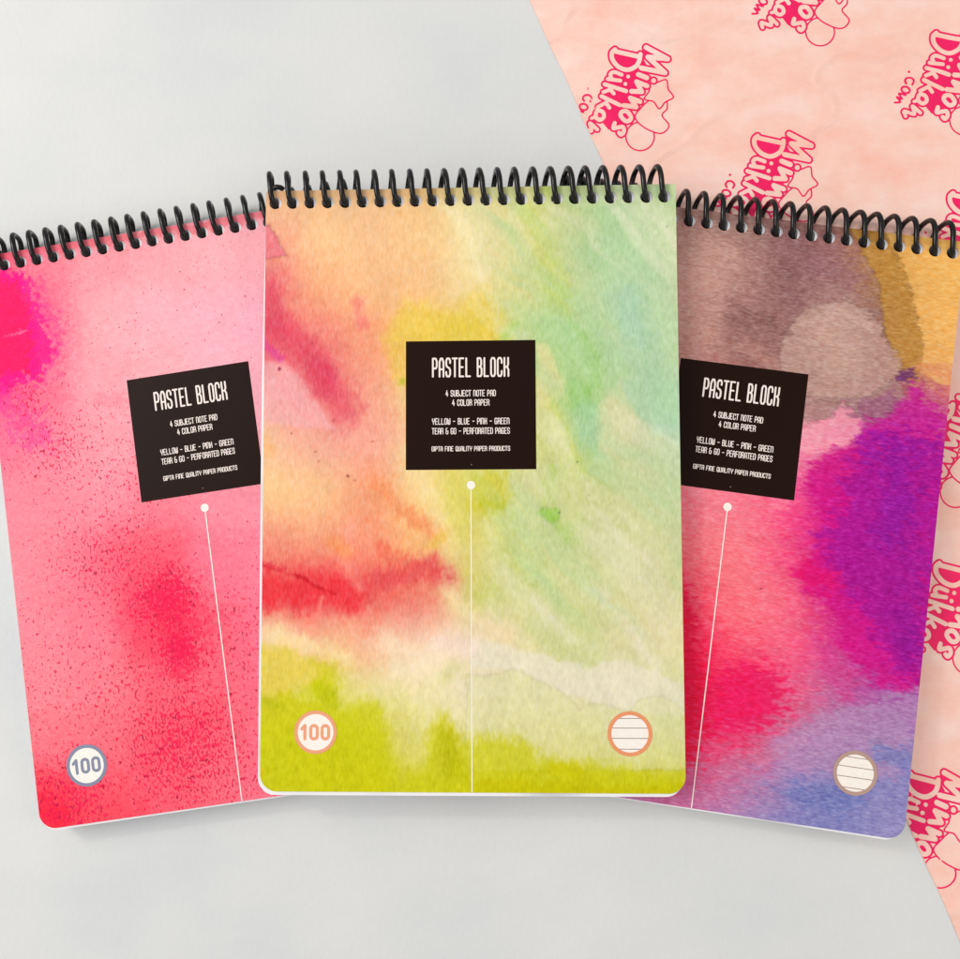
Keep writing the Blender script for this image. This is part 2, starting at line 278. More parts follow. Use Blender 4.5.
FEAT_C = [
 ('P', [(-2.85, -9.91), (2.33, -15.18), (4.57, -19.64), (7.9, -24.49), (-1.22, -25.08), (-2.69, -24.69)], 0.0, (236, 116, 134), 0.54, 0.75, 0.1),
 ('S', [(-1.07, -40.15), (7.42, -51.95), (17.29, -61.52), (25.67, -72.46), (29.3, -79.71)], 5.71, (230, 84, 104), 6.43, 0.68, 0),
 ('S', [(3.76, -49.35), (12.91, -57.84), (23.83, -67.75)], 2.14, (222, 64, 95), 3.57, 0.45, 0),
 ('S', [(19.49, -66.62), (23.15, -73.88)], 3.57, (226, 70, 98), 3.57, 0.6, 0),
 ('S', [(-0.91, -54.76), (2.03, -58.44), (5.7, -62.12)], 1.07, (222, 62, 150), 1.43, 0.6, 0),
 ('P', [(-2.28, -62.76), (7.53, -63.59), (13.0, -68.72), (19.57, -78.54), (25.39, -86.87), (13.15, -86.76), (-2.06, -83.03)], 0.0, (246, 178, 178), 1.78, 0.7, 0),
 ('S', [(33.82, -41.35), (35.66, -49.75)], 1.43, (240, 122, 118), 2.5, 0.6, 0),
 ('S', [(8.41, -40.27), (23.77, -56.87), (29.25, -69.61)], 1.78, (248, 160, 135), 2.86, 0.4, 0),
 ('P', [(61.99, -6.22), (67.77, -9.63), (71.36, -17.76), (74.22, -27.32), (79.21, -35.78), (84.99, -27.48), (81.5, -6.56)], 0.0, (237, 220, 164), 1.78, 0.7, 0),
 ('S', [(65.97, -7.39), (71.01, -13.36), (74.95, -22.22), (77.79, -32.12)], 1.43, (249, 234, 190), 3.39, 0.5599999999999999, 0),
 ('P', [(50.8, -42.3), (58.0, -40.94), (64.83, -45.4), (69.5, -44.73), (72.74, -38.6), (78.49, -37.58), (83.47, -45.64), (86.62, -57.6), (49.01, -57.17), (50.47, -71.27), (47.59, -66.19), (43.25, -55.29), (46.12, -49.88)], 0.0, (236, 204, 84), 3.93, 0.68, 0),
 ('S', [(67.69, -51.96), (79.52, -49.21)], 3.93, (228, 201, 62), 6.07, 0.5599999999999999, 0),
 ('S', [(49.75, -69.82)], 1.07, (195, 193, 60), 1.78, 0.8, 0),
 ('S', [(94.43, -10.45), (100.41, -25.16), (105.65, -38.69)], 4.64, (203, 213, 110), 6.07, 0.6400000000000001, 0),
 ('S', [(101.33, 0.08), (102.37, -4.35)], 2.5, (182, 203, 85), 3.93, 0.6400000000000001, 0),
 ('S', [(105.64, -39.77), (107.02, -45.22)], 2.5, (193, 209, 104), 4.46, 0.48, 0),
 ('S', [(89.76, -10.37), (95.06, -22.53)], 0.89, (242, 234, 195), 2.86, 0.48, 0),
 ('S', [(125.2, -10.97), (120.77, -23.66)], 6.43, (171, 208, 158), 8.21, 0.48, 0),
 ('S', [(129.43, -41.9), (133.12, -56.35), (137.86, -70.01), (143.95, -85.01)], 4.64, (169, 208, 180), 5.53, 0.6000000000000001, 0),
 ('S', [(116.97, -45.35), (134.43, -63.54)], 2.86, (208, 217, 164), 5.53, 0.4, 0),
 ('S', [(140.26, -27.59), (144.63, -42.11), (147.98, -52.94)], 1.78, (183, 211, 167), 3.39, 0.4, 0),
 ('S', [(100.89, -54.17), (110.38, -65.07), (113.83, -73.34)], 6.43, (179, 212, 142), 6.07, 0.48, 0),
 ('S', [(109.11, -49.58), (115.09, -55.06), (119.26, -62.65), (119.52, -70.53), (115.21, -76.92)], 1.25, (153, 201, 100), 3.39, 0.5599999999999999, 0),
 ('S', [(85.55, -57.23), (87.35, -54.01), (90.58, -50.79)], 1.07, (150, 207, 90), 2.86, 0.48, 0),
 ('S', [(90.57, -52.96), (93.39, -57.68)], 2.14, (193, 213, 172), 3.39, 0.5599999999999999, 0),
 ('P', [(98.37, -57.74), (100.86, -57.77), (106.8, -68.61), (109.56, -76.87), (98.19, -81.05)], 0.0, (233, 220, 160), 1.43, 0.7, 0),
 ('S', [(112.05, -74.75), (114.13, -79.05)], 3.21, (149, 199, 102), 5.0, 0.6400000000000001, 0),
 ('S', [(115.86, -81.92), (116.43, -94.72)], 3.57, (165, 208, 164), 3.39, 0.6400000000000001, 0),
 ('S', [(103.15, -81.1), (106.57, -93.58), (112.15, -99.65)], 4.28, (211, 209, 100), 6.07, 0.6000000000000001, 0),
 ('S', [(111.45, -98.94), (113.53, -102.49)], 1.78, (175, 207, 80), 3.39, 0.48, 0),
 ('P', [(120.12, -79.47), (127.97, -72.05), (134.13, -84.93), (128.7, -96.23), (119.91, -97.23)], 0.0, (223, 217, 168), 1.78, 0.6, 0),
 ('P', [(127.98, -71.34), (132.75, -83.14), (138.27, -89.22), (148.68, -94.96), (149.08, -71.55)], 0.0, (179, 211, 176), 1.07, 0.65, 0),
 ('S', [(133.97, -95.56), (148.48, -106.95)], 2.86, (195, 213, 162), 4.46, 0.4, 0),
 ('S', [(115.54, -111.33), (121.72, -121.91), (127.25, -127.19), (140.37, -134.92)], 0.89, (235, 223, 187), 2.86, 0.44000000000000006, 0),
 ('P', [(74.33, -103.65), (86.37, -103.73), (87.38, -112.23), (84.53, -117.16), (78.17, -118.54), (73.23, -115.69)], 0.0, (219, 204, 60), 3.28, 0.765, 0),
 ('S', [(78.18, -113.95), (84.54, -114.69)], 1.43, (205, 193, 25), 1.43, 0.8, 0),
 ('P', [(97.92, -117.23), (100.4, -115.13), (104.61, -115.85), (105.64, -118.68), (103.16, -121.48), (100.01, -120.06)], 0.0, (156, 205, 78), 1.07, 0.85, 0.05),
 ('S', [(102.97, -102.42), (101.47, -113.02)], 1.78, (179, 205, 102), 3.93, 0.4, 0),
 ('S', [(106.31, -122.55), (109.77, -127.12)], 1.78, (171, 205, 100), 3.93, 0.5599999999999999, 0),
 ('S', [(100.47, -105.95), (102.88, -113.02)], 2.5, (188, 209, 122), 3.93, 0.4, 0),
 ('S', [(79.92, -120.67), (83.4, -131.59), (89.67, -141.06)], 0.89, (238, 230, 198), 2.86, 0.52, 0),
 ('S', [(88.62, -141.06), (103.57, -155.02), (115.64, -166.1)], 1.43, (238, 229, 200), 3.39, 0.6000000000000001, 0),
 ('S', [(115.88, -143.91), (131.34, -159.19), (138.05, -172.97)], 1.78, (238, 231, 206), 3.39, 0.52, 0),
 ('S', [(96.57, -156.75), (105.22, -165.42), (114.92, -168.86)], 3.21, (199, 207, 138), 3.93, 0.5599999999999999, 0),
 ('S', [(105.37, -148.07), (115.72, -158.49)], 2.5, (208, 212, 142), 3.93, 0.48, 0),
 ('S', [(123.45, -152.26), (128.84, -164.72), (132.88, -172.29)], 1.78, (209, 211, 152), 2.86, 0.48, 0),
 ('S', [(86.22, -130.55), (92.12, -141.77)], 4.28, (199, 211, 124), 6.07, 0.4, 0),
 ('S', [(80.87, -144.54), (77.35, -148.03)], 3.57, (193, 209, 112), 5.0, 0.4, 0),
 ('S', [(76.62, -154.3), (86.06, -160.22)], 3.57, (252, 222, 180), 4.46, 0.6400000000000001, 0),
 ('P', [(74.49, -161.26), (83.59, -162.65), (91.26, -166.11), (99.97, -167.49), (109.35, -169.56), (115.58, -171.62), (126.01, -168.85), (139.78, -172.97), (150.0, -179.12), (149.85, -187.67), (132.68, -186.69), (118.9, -184.67), (105.09, -179.21), (91.22, -173.72), (74.46, -170.28)], 0.0, (238, 228, 204), 1.43, 0.7, 0),
 ('S', [(73.78, -164.74), (63.25, -162.65)], 3.21, (250, 222, 208), 4.46, 0.6400000000000001, 0),
 ('S', [(43.87, -163.7), (63.24, -169.6), (49.18, -172.39)], 3.57, (252, 234, 200), 5.0, 0.5599999999999999, 0),
 ('P', [(72.35, -173.06), (91.22, -173.03), (105.09, -179.21), (111.97, -185.38), (118.91, -183.3), (128.54, -186.7), (132.73, -182.58), (137.93, -180.86), (143.07, -182.56), (149.19, -186.64), (148.84, -206.37), (72.25, -206.76)], 0.0, (226, 222, 168), 0.71, 0.55, 0.04),
 ('P', [(-1.92, -162.66), (8.44, -165.46), (24.45, -170.33), (25.91, -178.68), (28.06, -184.22), (39.34, -182.11), (43.57, -185.56), (45.0, -197.28), (49.93, -209.61), (57.96, -205.46), (60.41, -193.1), (64.62, -188.26), (73.67, -198.2), (77.17, -194.75), (91.07, -195.73), (100.73, -202.52), (110.04, -205.2), (118.66, -204.48), (135.79, -208.81), (149.43, -211.78), (149.35, -216.51), (-1.32, -217.45)], 0.0, (207, 204, 20), 3.93, 0.7224999999999999, 0),
 ('P', [(-1.93, -161.96), (13.79, -167.2), (21.63, -173.12), (13.89, -179.39), (-1.7, -182.9)], 0.0, (238, 208, 104), 2.5, 0.7, 0),
 ('S', [(13.89, -179.39), (29.83, -184.56)], 2.14, (226, 220, 130), 3.39, 0.4, 0),
 ('S', [(20.26, -179.38), (25.94, -183.53)], 2.5, (188, 193, 3), 2.5, 0.7, 0),
 ('S', [(1.5, -182.9), (10.41, -187.04)], 1.43, (188, 188, 17), 1.78, 0.6, 0),
 ('S', [(49.9, -187.96), (52.02, -201.72)], 3.57, (224, 214, 110), 5.53, 0.5599999999999999, 0),
 ('S', [(65.3, -196.51), (68.77, -206.78)], 3.21, (184, 181, 3), 3.21, 0.6, 0),
 ('S', [(63.23, -174.11), (70.25, -171.67)], 2.5, (216, 216, 142), 4.46, 0.48, 0),
 ('S', [(78.83, -212.86), (145.96, -214.84)], 2.5, (202, 193, 3), 2.5, 0.85, 0),
 ('S', [(103.47, -205.92), (111.74, -207.24)], 2.14, (203, 195, 3), 2.14, 0.7, 0),
 ('S', [(0.03, -144.39), (13.62, -145.82), (27.85, -144.44), (32.13, -146.56)], 6.07, (239, 56, 66), 5.0, 0.85, 0),
 ('S', [(-0.06, -135.91), (9.99, -139.12), (14.29, -140.19), (17.87, -143.01), (21.45, -144.43), (26.44, -146.2)], 0.43, (200, 20, 34), 0.79, 0.75, 0),
 ('S', [(-0.06, -135.91), (8.19, -137.35)], 1.07, (225, 40, 60), 1.43, 0.6, 0),
 ('S', [(41.33, -140.25), (50.9, -138.17), (59.75, -135.73), (65.39, -141.01)], 3.57, (232, 78, 84), 3.57, 0.8, 0),
 ('S', [(42.01, -129.69), (49.83, -134.65)], 2.5, (240, 106, 84), 2.86, 0.6, 0),
 ('S', [(32.0, -119.74), (29.58, -133.88), (34.96, -144.45)], 1.78, (250, 165, 145), 2.5, 0.5, 0),
 ('S', [(39.09, -106.28), (49.1, -116.99), (62.59, -124.83)], 2.5, (245, 146, 96), 3.21, 0.75, 0),
 ('S', [(25.26, -127.5), (29.92, -131.06)], 2.14, (245, 148, 88), 2.5, 0.7, 0),
 ('S', [(20.08, -152.86), (21.47, -147.94)], 0.89, (250, 160, 140), 1.07, 0.6, 0),
 ('S', [(-1.96, -158.81), (13.75, -162.66), (29.75, -168.24)], 2.14, (253, 230, 172), 3.39, 0.6400000000000001, 0),
 ('S', [(50.85, -95.66), (62.6, -114.58), (67.52, -134.0)], 3.21, (249, 224, 165), 5.0, 0.5599999999999999, 0),
 ('S', [(60.46, -128.69), (64.0, -126.24)], 1.78, (230, 190, 75), 2.14, 0.6, 0),
 ('S', [(66.16, -106.44), (71.78, -126.98), (75.94, -148.03)], 3.21, (217, 209, 100), 5.53, 0.5599999999999999, 0),
 ('S', [(66.09, -143.81), (71.0, -152.21)], 2.5, (248, 226, 170), 3.93, 0.6400000000000001, 0),
 ('S', [(-0.56, -88.09), (1.67, -94.58)], 2.14, (250, 190, 120), 2.86, 0.6, 0),
 ('S', [(144.7, -15.67)], 0.39, (60, 90, 70), 0.43, 0.8, 0),
 ('S', [(10.28, -88.54)], 0.32, (170, 80, 50), 0.43, 0.8, 0),
 ('S', [(11.02, -91.42)], 0.29, (170, 80, 60), 0.43, 0.8, 0),
 ('S', [(18.25, -95.42)], 0.32, (140, 50, 40), 0.43, 0.8, 0),
 ('S', [(19.71, -98.3)], 0.29, (180, 90, 60), 0.43, 0.8, 0),
 ('S', [(30.14, -104.08)], 0.36, (130, 60, 40), 0.43, 0.8, 0),
 ('S', [(32.66, -105.52)], 0.36, (150, 60, 40), 0.43, 0.8, 0),
 ('S', [(47.35, -132.53)], 0.36, (150, 40, 50), 0.43, 0.8, 0),
 ('S', [(5.37, -65.38)], 0.39, (140, 40, 70), 0.43, 0.8, 0),
 ('S', [(8.27, -66.14)], 0.32, (160, 60, 80), 0.43, 0.8, 0),
 ('S', [(112.15, -99.65)], 0.43, (80, 120, 50), 0.43, 0.8, 0),
 ('S', [(104.95, -117.26)], 0.46, (70, 110, 40), 0.43, 0.8, 0),
 ('S', [(100.7, -121.82)], 0.36, (90, 140, 60), 0.43, 0.8, 0),
 ('S', [(25.01, -83.99)], 0.29, (190, 80, 80), 0.43, 0.8, 0),
 ('S', [(39.04, -91.28)], 0.25, (180, 100, 80), 0.43, 0.8, 0),
 ('S', [(116.24, -111.34)], 0.29, (110, 140, 90), 0.43, 0.8, 0)]
BASE_L = [(0.67, -1.94, 254, 69, 112), (23.64, -5.69, 254, 129, 147), (46.48, -9.43, 254, 157, 167), (69.2, -13.15, 254, 167, 175), (91.79, -16.84, 254, 174, 182), (112.39, -20.21, 254, 174, 184), (140.31, -24.78, 254, 174, 184), (-1.78, -24.2, 252, 29, 114), (21.09, -27.88, 254, 104, 138), (43.84, -31.54, 254, 172, 180), (66.46, -35.17, 254, 178, 189), (88.95, -38.79, 254, 178, 192), (109.46, -42.09, 254, 178, 195), (137.27, -46.57, 254, 178, 189), (-4.28, -47.01, 252, 34, 126), (18.49, -50.61, 254, 114, 143), (41.13, -54.19, 254, 165, 176), (63.65, -57.75, 254, 174, 182), (86.04, -61.29, 254, 178, 188), (106.46, -64.51, 254, 178, 191), (-1.08, -70.48, 254, 114, 148), (15.91, -73.12, 254, 131, 154), (38.45, -76.62, 254, 159, 172), (60.87, -80.1, 254, 161, 173), (83.16, -83.56, 254, 169, 182), (103.49, -86.72, 254, 171, 185), (0.2, -93.42, 254, 139, 156), (15.22, -95.71, 254, 139, 154), (35.79, -98.84, 254, 147, 162), (58.11, -102.25, 254, 131, 147), (80.31, -105.63, 254, 145, 161), (100.55, -108.72, 254, 155, 173), (128.0, -112.91, 254, 149, 164), (2.59, -116.28, 254, 144, 158), (16.41, -118.35, 254, 134, 149), (35.01, -121.13, 254, 111, 131), (55.38, -124.18, 254, 91, 114), (77.48, -127.49, 254, 124, 146), (97.64, -130.51, 254, 139, 160), (4.59, -138.84, 254, 139, 153), (26.85, -142.12, 254, 127, 144), (52.67, -145.91, 254, 71, 95), (72.85, -148.88, 254, 107, 127), (92.93, -151.84, 254, 124, 148), (5.08, -160.95, 254, 139, 150), (27.97, -164.26, 254, 130, 144), (51.83, -167.71, 254, 101, 120), (73.73, -170.87, 254, 106, 126), (91.89, -173.49, 254, 121, 144), (4.1, -182.64, 254, 122, 136), (27.24, -185.92, 254, 117, 132), (49.16, -189.03, 254, 95, 114), (69.16, -191.86, 254, 104, 123), (89.05, -194.68, 254, 115, 136), (126.77, -200.03, 254, 115, 136), (3.85, -204.21, 254, 69, 87), (26.52, -207.37, 254, 85, 103), (48.34, -210.4, 254, 95, 113), (70.04, -213.42, 254, 110, 128), (86.24, -215.68, 254, 125, 146), (130.92, -221.9, 254, 115, 136), (2.64, -214.77, 252, 54, 71), (25.25, -217.89, 254, 85, 100), (47.03, -220.89, 254, 95, 113)]
FEAT_L = [
 ('S', [(-0.62, 0.63), (55.23, -1.09), (109.9, -1.53)], 2.14, (254, 105, 120), 1.78, 0.6, 0),
 ('P', [(-7.27, -2.99), (16.24, -9.18), (18.59, -15.81), (20.68, -24.71), (22.35, -30.4), (24.42, -39.24), (23.14, -43.66), (18.57, -49.85), (10.74, -50.92), (5.09, -53.1), (-12.31, -49.59)], 0.0, (250, 20, 135), 2.5, 1.0, 0),
 ('P', [(-7.44, -4.54), (12.83, -11.75), (17.4, -19.51), (17.83, -29.29), (17.51, -38.91), (13.53, -46.75), (-11.82, -45.05)], 0.0, (254, 26, 98), 1.43, 0.9, 0),
 ('S', [(5.9, -32.03), (11.32, -32.12), (15.38, -30.45)], 0.29, (254, 119, 156), 0.54, 0.7, 0),
 ('S', [(12.01, -46.51), (14.62, -50.76), (11.92, -54.17)], 0.29, (254, 139, 171), 0.54, 0.6, 0),
 ('S', [(10.9, -56.31), (11.89, -67.93)], 4.28, (254, 84, 132), 4.28, 0.6, 0),
 ('S', [(55.19, -140.77), (57.09, -146.56), (59.4, -157.88)], 6.43, (252, 46, 82), 9.28, 0.62, 0),
 ('S', [(51.01, -129.09), (42.95, -133.43)], 6.43, (254, 93, 115), 6.43, 0.5, 0),
 ('S', [(64.85, -182.25), (43.04, -193.56)], 7.85, (254, 85, 105), 7.14, 0.5, 0),
 ('S', [(2.63, -208.34), (8.08, -212.67)], 4.28, (252, 42, 68), 4.28, 0.8, 0),
 ('S', [(16.9, -210.32), (36.93, -213.1)], 3.57, (254, 71, 91), 3.57, 0.4, 0),
 ('S', [(40.23, -61.69), (47.83, -62.12)], 1.78, (254, 129, 150), 2.86, 0.4, 0),
 ('S', [(46.2, -137.6), (59.55, -135.89), (65.3, -149.6), (60.27, -159.83)], 7.14, (247, 60, 98), 11.42, 0.45, 0),
 ('S', [(40.58, -121.97), (48.1, -152.58)], 5.0, (248, 88, 118), 7.85, 0.35, 0),
 ('S', [(-1.31, -55.16), (9.63, -60.71), (15.15, -73.0)], 4.28, (248, 70, 150), 6.43, 0.5, 0),
 ('S', [(18.59, -15.81), (24.45, -32.29), (21.95, -47.32)], 2.86, (250, 60, 140), 5.0, 0.5, 0)]
BASE_R = [(7.9, -7.4, 175, 130, 120), (48.05, -2.36, 176, 132, 122), (66.18, -0.09, 162, 121, 112), (84.24, 2.18, 142, 100, 96), (102.23, 4.44, 152, 102, 102), (116.57, 6.24, 186, 134, 66), (134.43, 8.48, 236, 174, 96), (146.88, 10.04, 242, 178, 100), (50.46, -22.21, 200, 150, 138), (61.29, -20.82, 206, 158, 144), (73.9, -19.21, 165, 120, 115), (90.06, -17.15, 148, 104, 104), (107.95, -14.86, 162, 112, 117), (122.21, -13.04, 192, 138, 62), (136.42, -11.22, 244, 182, 96), (147.76, -9.77, 248, 188, 102), (52.8, -41.5, 202, 152, 140), (72.55, -38.93, 158, 114, 108), (88.65, -36.84, 152, 106, 106), (106.47, -34.53, 200, 160, 148), (121.38, -32.59, 142, 98, 98), (139.07, -30.29, 242, 176, 88), (148.94, -29.01, 250, 185, 106), (22.58, -63.42, 190, 135, 125), (56.74, -58.92, 190, 134, 124), (79.96, -55.85, 158, 110, 104), (97.74, -53.51, 188, 144, 134), (111.92, -51.64, 190, 150, 138), (127.11, -49.63, 152, 107, 100), (135.91, -48.47, 205, 142, 82), (146.46, -47.08, 246, 176, 112), (60.38, -74.0, 235, 150, 160), (97.67, -69.02, 212, 158, 150), (113.56, -66.9, 180, 140, 134), (127.64, -65.02, 152, 84, 120), (136.42, -63.84, 202, 60, 142), (145.18, -62.67, 205, 90, 130), (62.21, -89.22, 251, 142, 152), (97.61, -84.43, 250, 160, 176), (107.47, -83.09, 251, 117, 157), (115.2, -82.05, 205, 45, 145), (127.47, -80.39, 179, 29, 152), (144.95, -78.02, 199, 29, 152), (28.78, -111.35, 251, 132, 147), (60.76, -106.96, 251, 132, 147), (81.95, -104.05, 254, 127, 147), (97.78, -101.88, 251, 82, 137), (111.81, -99.95, 200, 20, 138), (129.28, -97.55, 172, 21, 148), (147.72, -95.02, 174, 21, 152), (64.68, -124.54, 252, 124, 134), (84.02, -121.85, 254, 128, 138), (99.78, -119.65, 247, 72, 127), (113.75, -117.71, 202, 18, 135), (131.14, -115.29, 176, 23, 148), (146.73, -113.11, 180, 23, 152), (65.07, -142.47, 249, 77, 104), (82.58, -139.99, 254, 124, 134), (99.33, -137.63, 252, 114, 134), (115.67, -135.32, 216, 34, 130), (131.26, -133.12, 196, 23, 142), (146.79, -130.92, 176, 21, 148), (42.68, -163.51, 243, 32, 77), (67.2, -160.0, 243, 32, 77), (82.9, -157.75, 251, 90, 117), (102.0, -155.01, 251, 102, 134), (119.3, -152.53, 216, 52, 136), (134.82, -150.31, 199, 26, 148), (146.85, -148.59, 186, 26, 152), (70.72, -174.36, 239, 27, 82), (86.35, -172.09, 241, 28, 94), (103.65, -169.59, 247, 87, 130), (120.89, -167.09, 200, 112, 160), (134.63, -165.1, 184, 80, 160), (145.59, -163.51, 170, 90, 170), (70.57, -187.74, 236, 38, 88), (87.88, -185.21, 243, 64, 108), (105.13, -182.68, 212, 112, 148), (122.31, -180.17, 187, 136, 182), (141.13, -177.41, 166, 136, 186), (72.24, -201.48, 220, 86, 126), (87.77, -199.18, 214, 106, 146), (106.68, -196.38, 176, 140, 190), (120.38, -194.36, 150, 135, 190), (140.85, -191.33, 134, 132, 190), (42.57, -218.07, 195, 120, 170), (73.69, -213.42, 195, 122, 170), (90.89, -210.85, 164, 140, 190), (111.44, -207.78, 134, 130, 188), (123.39, -206.0, 122, 127, 186), (140.4, -203.46, 150, 140, 190), (129.7, -216.39, 140, 135, 190), (144.95, -214.09, 156, 146, 196)]
FEAT_R = [
 ('S', [(44.41, -2.82), (80.93, -0.9), (106.5, -1.47)], 1.78, (160, 118, 112), 1.43, 0.4, 0),
 ('P', [(105.54, 0.69), (110.72, -6.98), (115.8, -13.86), (119.58, -22.37), (121.93, -31.03), (125.17, -41.38), (128.32, -50.95), (136.51, -54.29), (138.06, -41.54), (133.04, -27.35), (127.26, -13.14), (118.66, 0.07)], 0.0, (192, 138, 64), 0.57, 0.85, 0.1),
 ('P', [(118.59, 0.82), (127.19, -12.4), (132.96, -26.62), (137.06, -38.71), (137.47, -49.74), (142.48, -53.5), (153.21, -54.28), (151.35, 1.19)], 0.0, (250, 190, 104), 0.57, 0.6, 0),
 ('S', [(53.62, -18.01), (62.52, -15.75)], 3.57, (210, 164, 150), 2.86, 0.5, 0),
 ('S', [(67.09, -38.89), (85.5, -40.98)], 1.78, (138, 96, 92), 2.5, 0.6, 0),
 ('S', [(81.7, -7.63), (108.43, -19.31)], 5.0, (156, 106, 112), 3.57, 0.4, 0),
 ('P', [(87.64, -40.71), (91.89, -33.43), (98.61, -28.82), (106.3, -26.33), (115.15, -28.17), (121.53, -34.06), (125.17, -41.38), (129.73, -50.76), (125.55, -58.68), (116.86, -64.25), (102.74, -66.14), (89.92, -60.83), (85.12, -50.35)], 0.0, (196, 156, 144), 1.43, 0.75, 0.12),
 ('S', [(103.31, -38.66), (109.44, -45.3), (106.89, -54.89)], 5.0, (204, 164, 148), 3.57, 0.6, 0),
 ('P', [(87.2, -62.3), (95.42, -64.9), (109.64, -63.74), (120.07, -60.88), (128.54, -53.13), (132.59, -57.75), (132.48, -63.64), (124.51, -69.1), (116.62, -68.69), (110.43, -64.38), (107.45, -69.92), (100.63, -73.03), (90.92, -72.87)], 0.0, (176, 134, 130), 0.71, 0.75, 0.1),
 ('P', [(116.15, -64.35), (127.59, -57.68), (131.78, -63.73), (124.51, -69.1), (116.07, -70.23)], 0.0, (158, 92, 126), 0.89, 0.6, 0),
 ('S', [(129.95, -52.95), (133.32, -51.03)], 2.14, (112, 52, 112), 1.43, 0.8, 0),
 ('S', [(138.38, -48.15), (150.96, -49.43)], 2.5, (232, 150, 110), 2.14, 0.6, 0),
 ('P', [(136.29, -52.11), (144.52, -56.16), (147.35, -63.11), (141.68, -63.14), (134.77, -58.19)], 0.0, (200, 100, 130), 1.07, 0.6, 0),
 ('P', [(95.06, -74.52), (100.71, -73.76), (107.49, -70.28), (110.47, -64.74), (114.5, -68.97), (119.63, -70.12), (118.72, -75.0), (114.42, -81.42), (102.89, -83.71), (96.12, -83.9)], 0.0, (248, 160, 178), 0.89, 0.8, 0),
 ('P', [(118.33, -71.39), (124.51, -69.1), (131.71, -63.01), (134.47, -55.29), (141.46, -60.97), (146.72, -63.93), (146.62, -77.07), (125.27, -76.31), (117.78, -79.51)], 0.0, (206, 34, 150), 3.43, 0.8, 0),
 ('P', [(100.36, -89.89), (108.33, -84.44), (114.81, -78.45), (120.83, -74.72), (131.83, -71.04), (147.37, -70.41), (149.97, -162.18), (143.2, -163.86), (134.34, -162.34), (126.18, -157.89), (119.99, -152.44), (116.43, -142.32), (113.24, -135.66), (105.12, -132.53), (102.4, -127.19), (106.12, -122.36), (108.82, -114.8), (106.25, -104.33), (101.44, -99.56)], 0.0, (214, 20, 132), 3.43, 0.8, 0),
 ('P', [(117.07, -79.6), (132.05, -73.2), (148.21, -71.76), (149.89, -130.48), (149.89, -157.99), (140.62, -155.81), (130.66, -147.38), (123.87, -136.29), (112.39, -127.93), (109.13, -117.63), (113.56, -99.71)], 0.0, (170, 23, 150), 7.71, 0.8, 0),
 ('S', [(131.02, -97.31), (138.44, -117.85)], 5.0, (156, 25, 150), 12.0, 0.5, 0),
 ('P', [(98.83, -126.97), (106.12, -122.36), (115.71, -126.03), (115.71, -132.46), (107.29, -132.94)], 0.0, (235, 20, 114), 3.43, 0.8, 0),
 ('P', [(53.66, -136.9), (63.24, -139.14), (69.57, -156.11), (75.15, -173.01), (75.84, -190.47), (72.03, -199.77), (61.86, -203.01)], 0.0, (241, 26, 74), 6.0, 0.8, 0),
 ('P', [(76.47, -178.1), (80.32, -165.91), (85.82, -161.58), (97.67, -163.41), (102.24, -172.6), (98.04, -181.97), (86.48, -188.21), (78.2, -186.63)], 0.0, (241, 24, 94), 6.0, 0.75, 0),
 ('S', [(116.23, -156.51), (124.25, -165.9)], 3.57, (214, 62, 138), 3.21, 0.5, 0),
 ('P', [(98.63, -187.13), (108.26, -179.43), (124.85, -171.42), (134.85, -167.17), (148.26, -162.42), (148.31, -179.84), (144.61, -194.22), (123.8, -193.85), (103.25, -196.89)], 0.0, (184, 140, 184), 2.86, 0.7, 0),
 ('S', [(111.06, -204.39), (123.2, -204.31), (131.36, -199.64)], 4.28, (116, 124, 186), 4.28, 0.7, 0),
 ('S', [(136.91, -186.72), (145.6, -187.17)], 3.57, (124, 130, 190), 3.21, 0.7, 0),
 ('S', [(84.32, -199.69), (99.11, -191.24)], 2.14, (205, 120, 155), 3.21, 0.5, 0),
 ('S', [(84.23, -92.82), (92.51, -102.6)], 2.86, (254, 142, 162), 3.57, 0.5, 0),
 ('S', [(121.25, -78.68), (132.28, -75.36), (141.39, -77.78)], 4.28, (160, 26, 160), 5.0, 0.6, 0),
 ('S', [(141.34, -145.85), (145.48, -152.3)], 3.57, (150, 18, 140), 3.57, 0.5, 0),
 ('S', [(51.9, -34.1), (58.64, -44.49), (55.94, -52.31)], 3.57, (205, 150, 138), 3.21, 0.5, 0),
 ('S', [(65.58, -32.33), (78.01, -38.97), (89.27, -42.36)], 1.43, (134, 92, 88), 2.14, 0.5, 0),
 ('S', [(89.31, -10.45), (83.18, -20.66), (87.82, -29.46)], 2.5, (140, 98, 98), 2.86, 0.45, 0),
 ('S', [(73.63, -48.13), (83.19, -52.46)], 2.86, (196, 140, 128), 2.86, 0.5, 0),
 ('S', [(94.89, -40.88)], 0.36, (70, 40, 80), 0.43, 0.6, 0),
 ('S', [(143.15, -203.39)], 0.36, (70, 40, 80), 0.43, 0.6, 0),
 ('S', [(89.16, -135.49)], 0.36, (70, 40, 80), 0.43, 0.6, 0),
 ('S', [(131.27, -82.78), (136.25, -96.6), (132.13, -107.97)], 5.71, (150, 24, 158), 6.43, 0.6, 0),
 ('S', [(138.53, -135.64), (145.13, -148.83)], 4.28, (150, 22, 150), 5.0, 0.5, 0),
 ('S', [(62.61, -142.82), (68.47, -170.45), (70.3, -191.29)], 2.86, (234, 26, 68), 3.57, 0.6, 0),
 ('S', [(92.42, -38.22), (105.99, -30.11), (119.28, -36.58)], 1.07, (212, 176, 160), 1.78, 0.5, 0),
 ('S', [(94.48, -56.53), (109.05, -58.3)], 2.86, (182, 138, 128), 2.86, 0.5, 0),
 ('S', [(57.57, -4.98), (74.28, -6.67)], 2.86, (170, 134, 124), 3.21, 0.5, 0)]
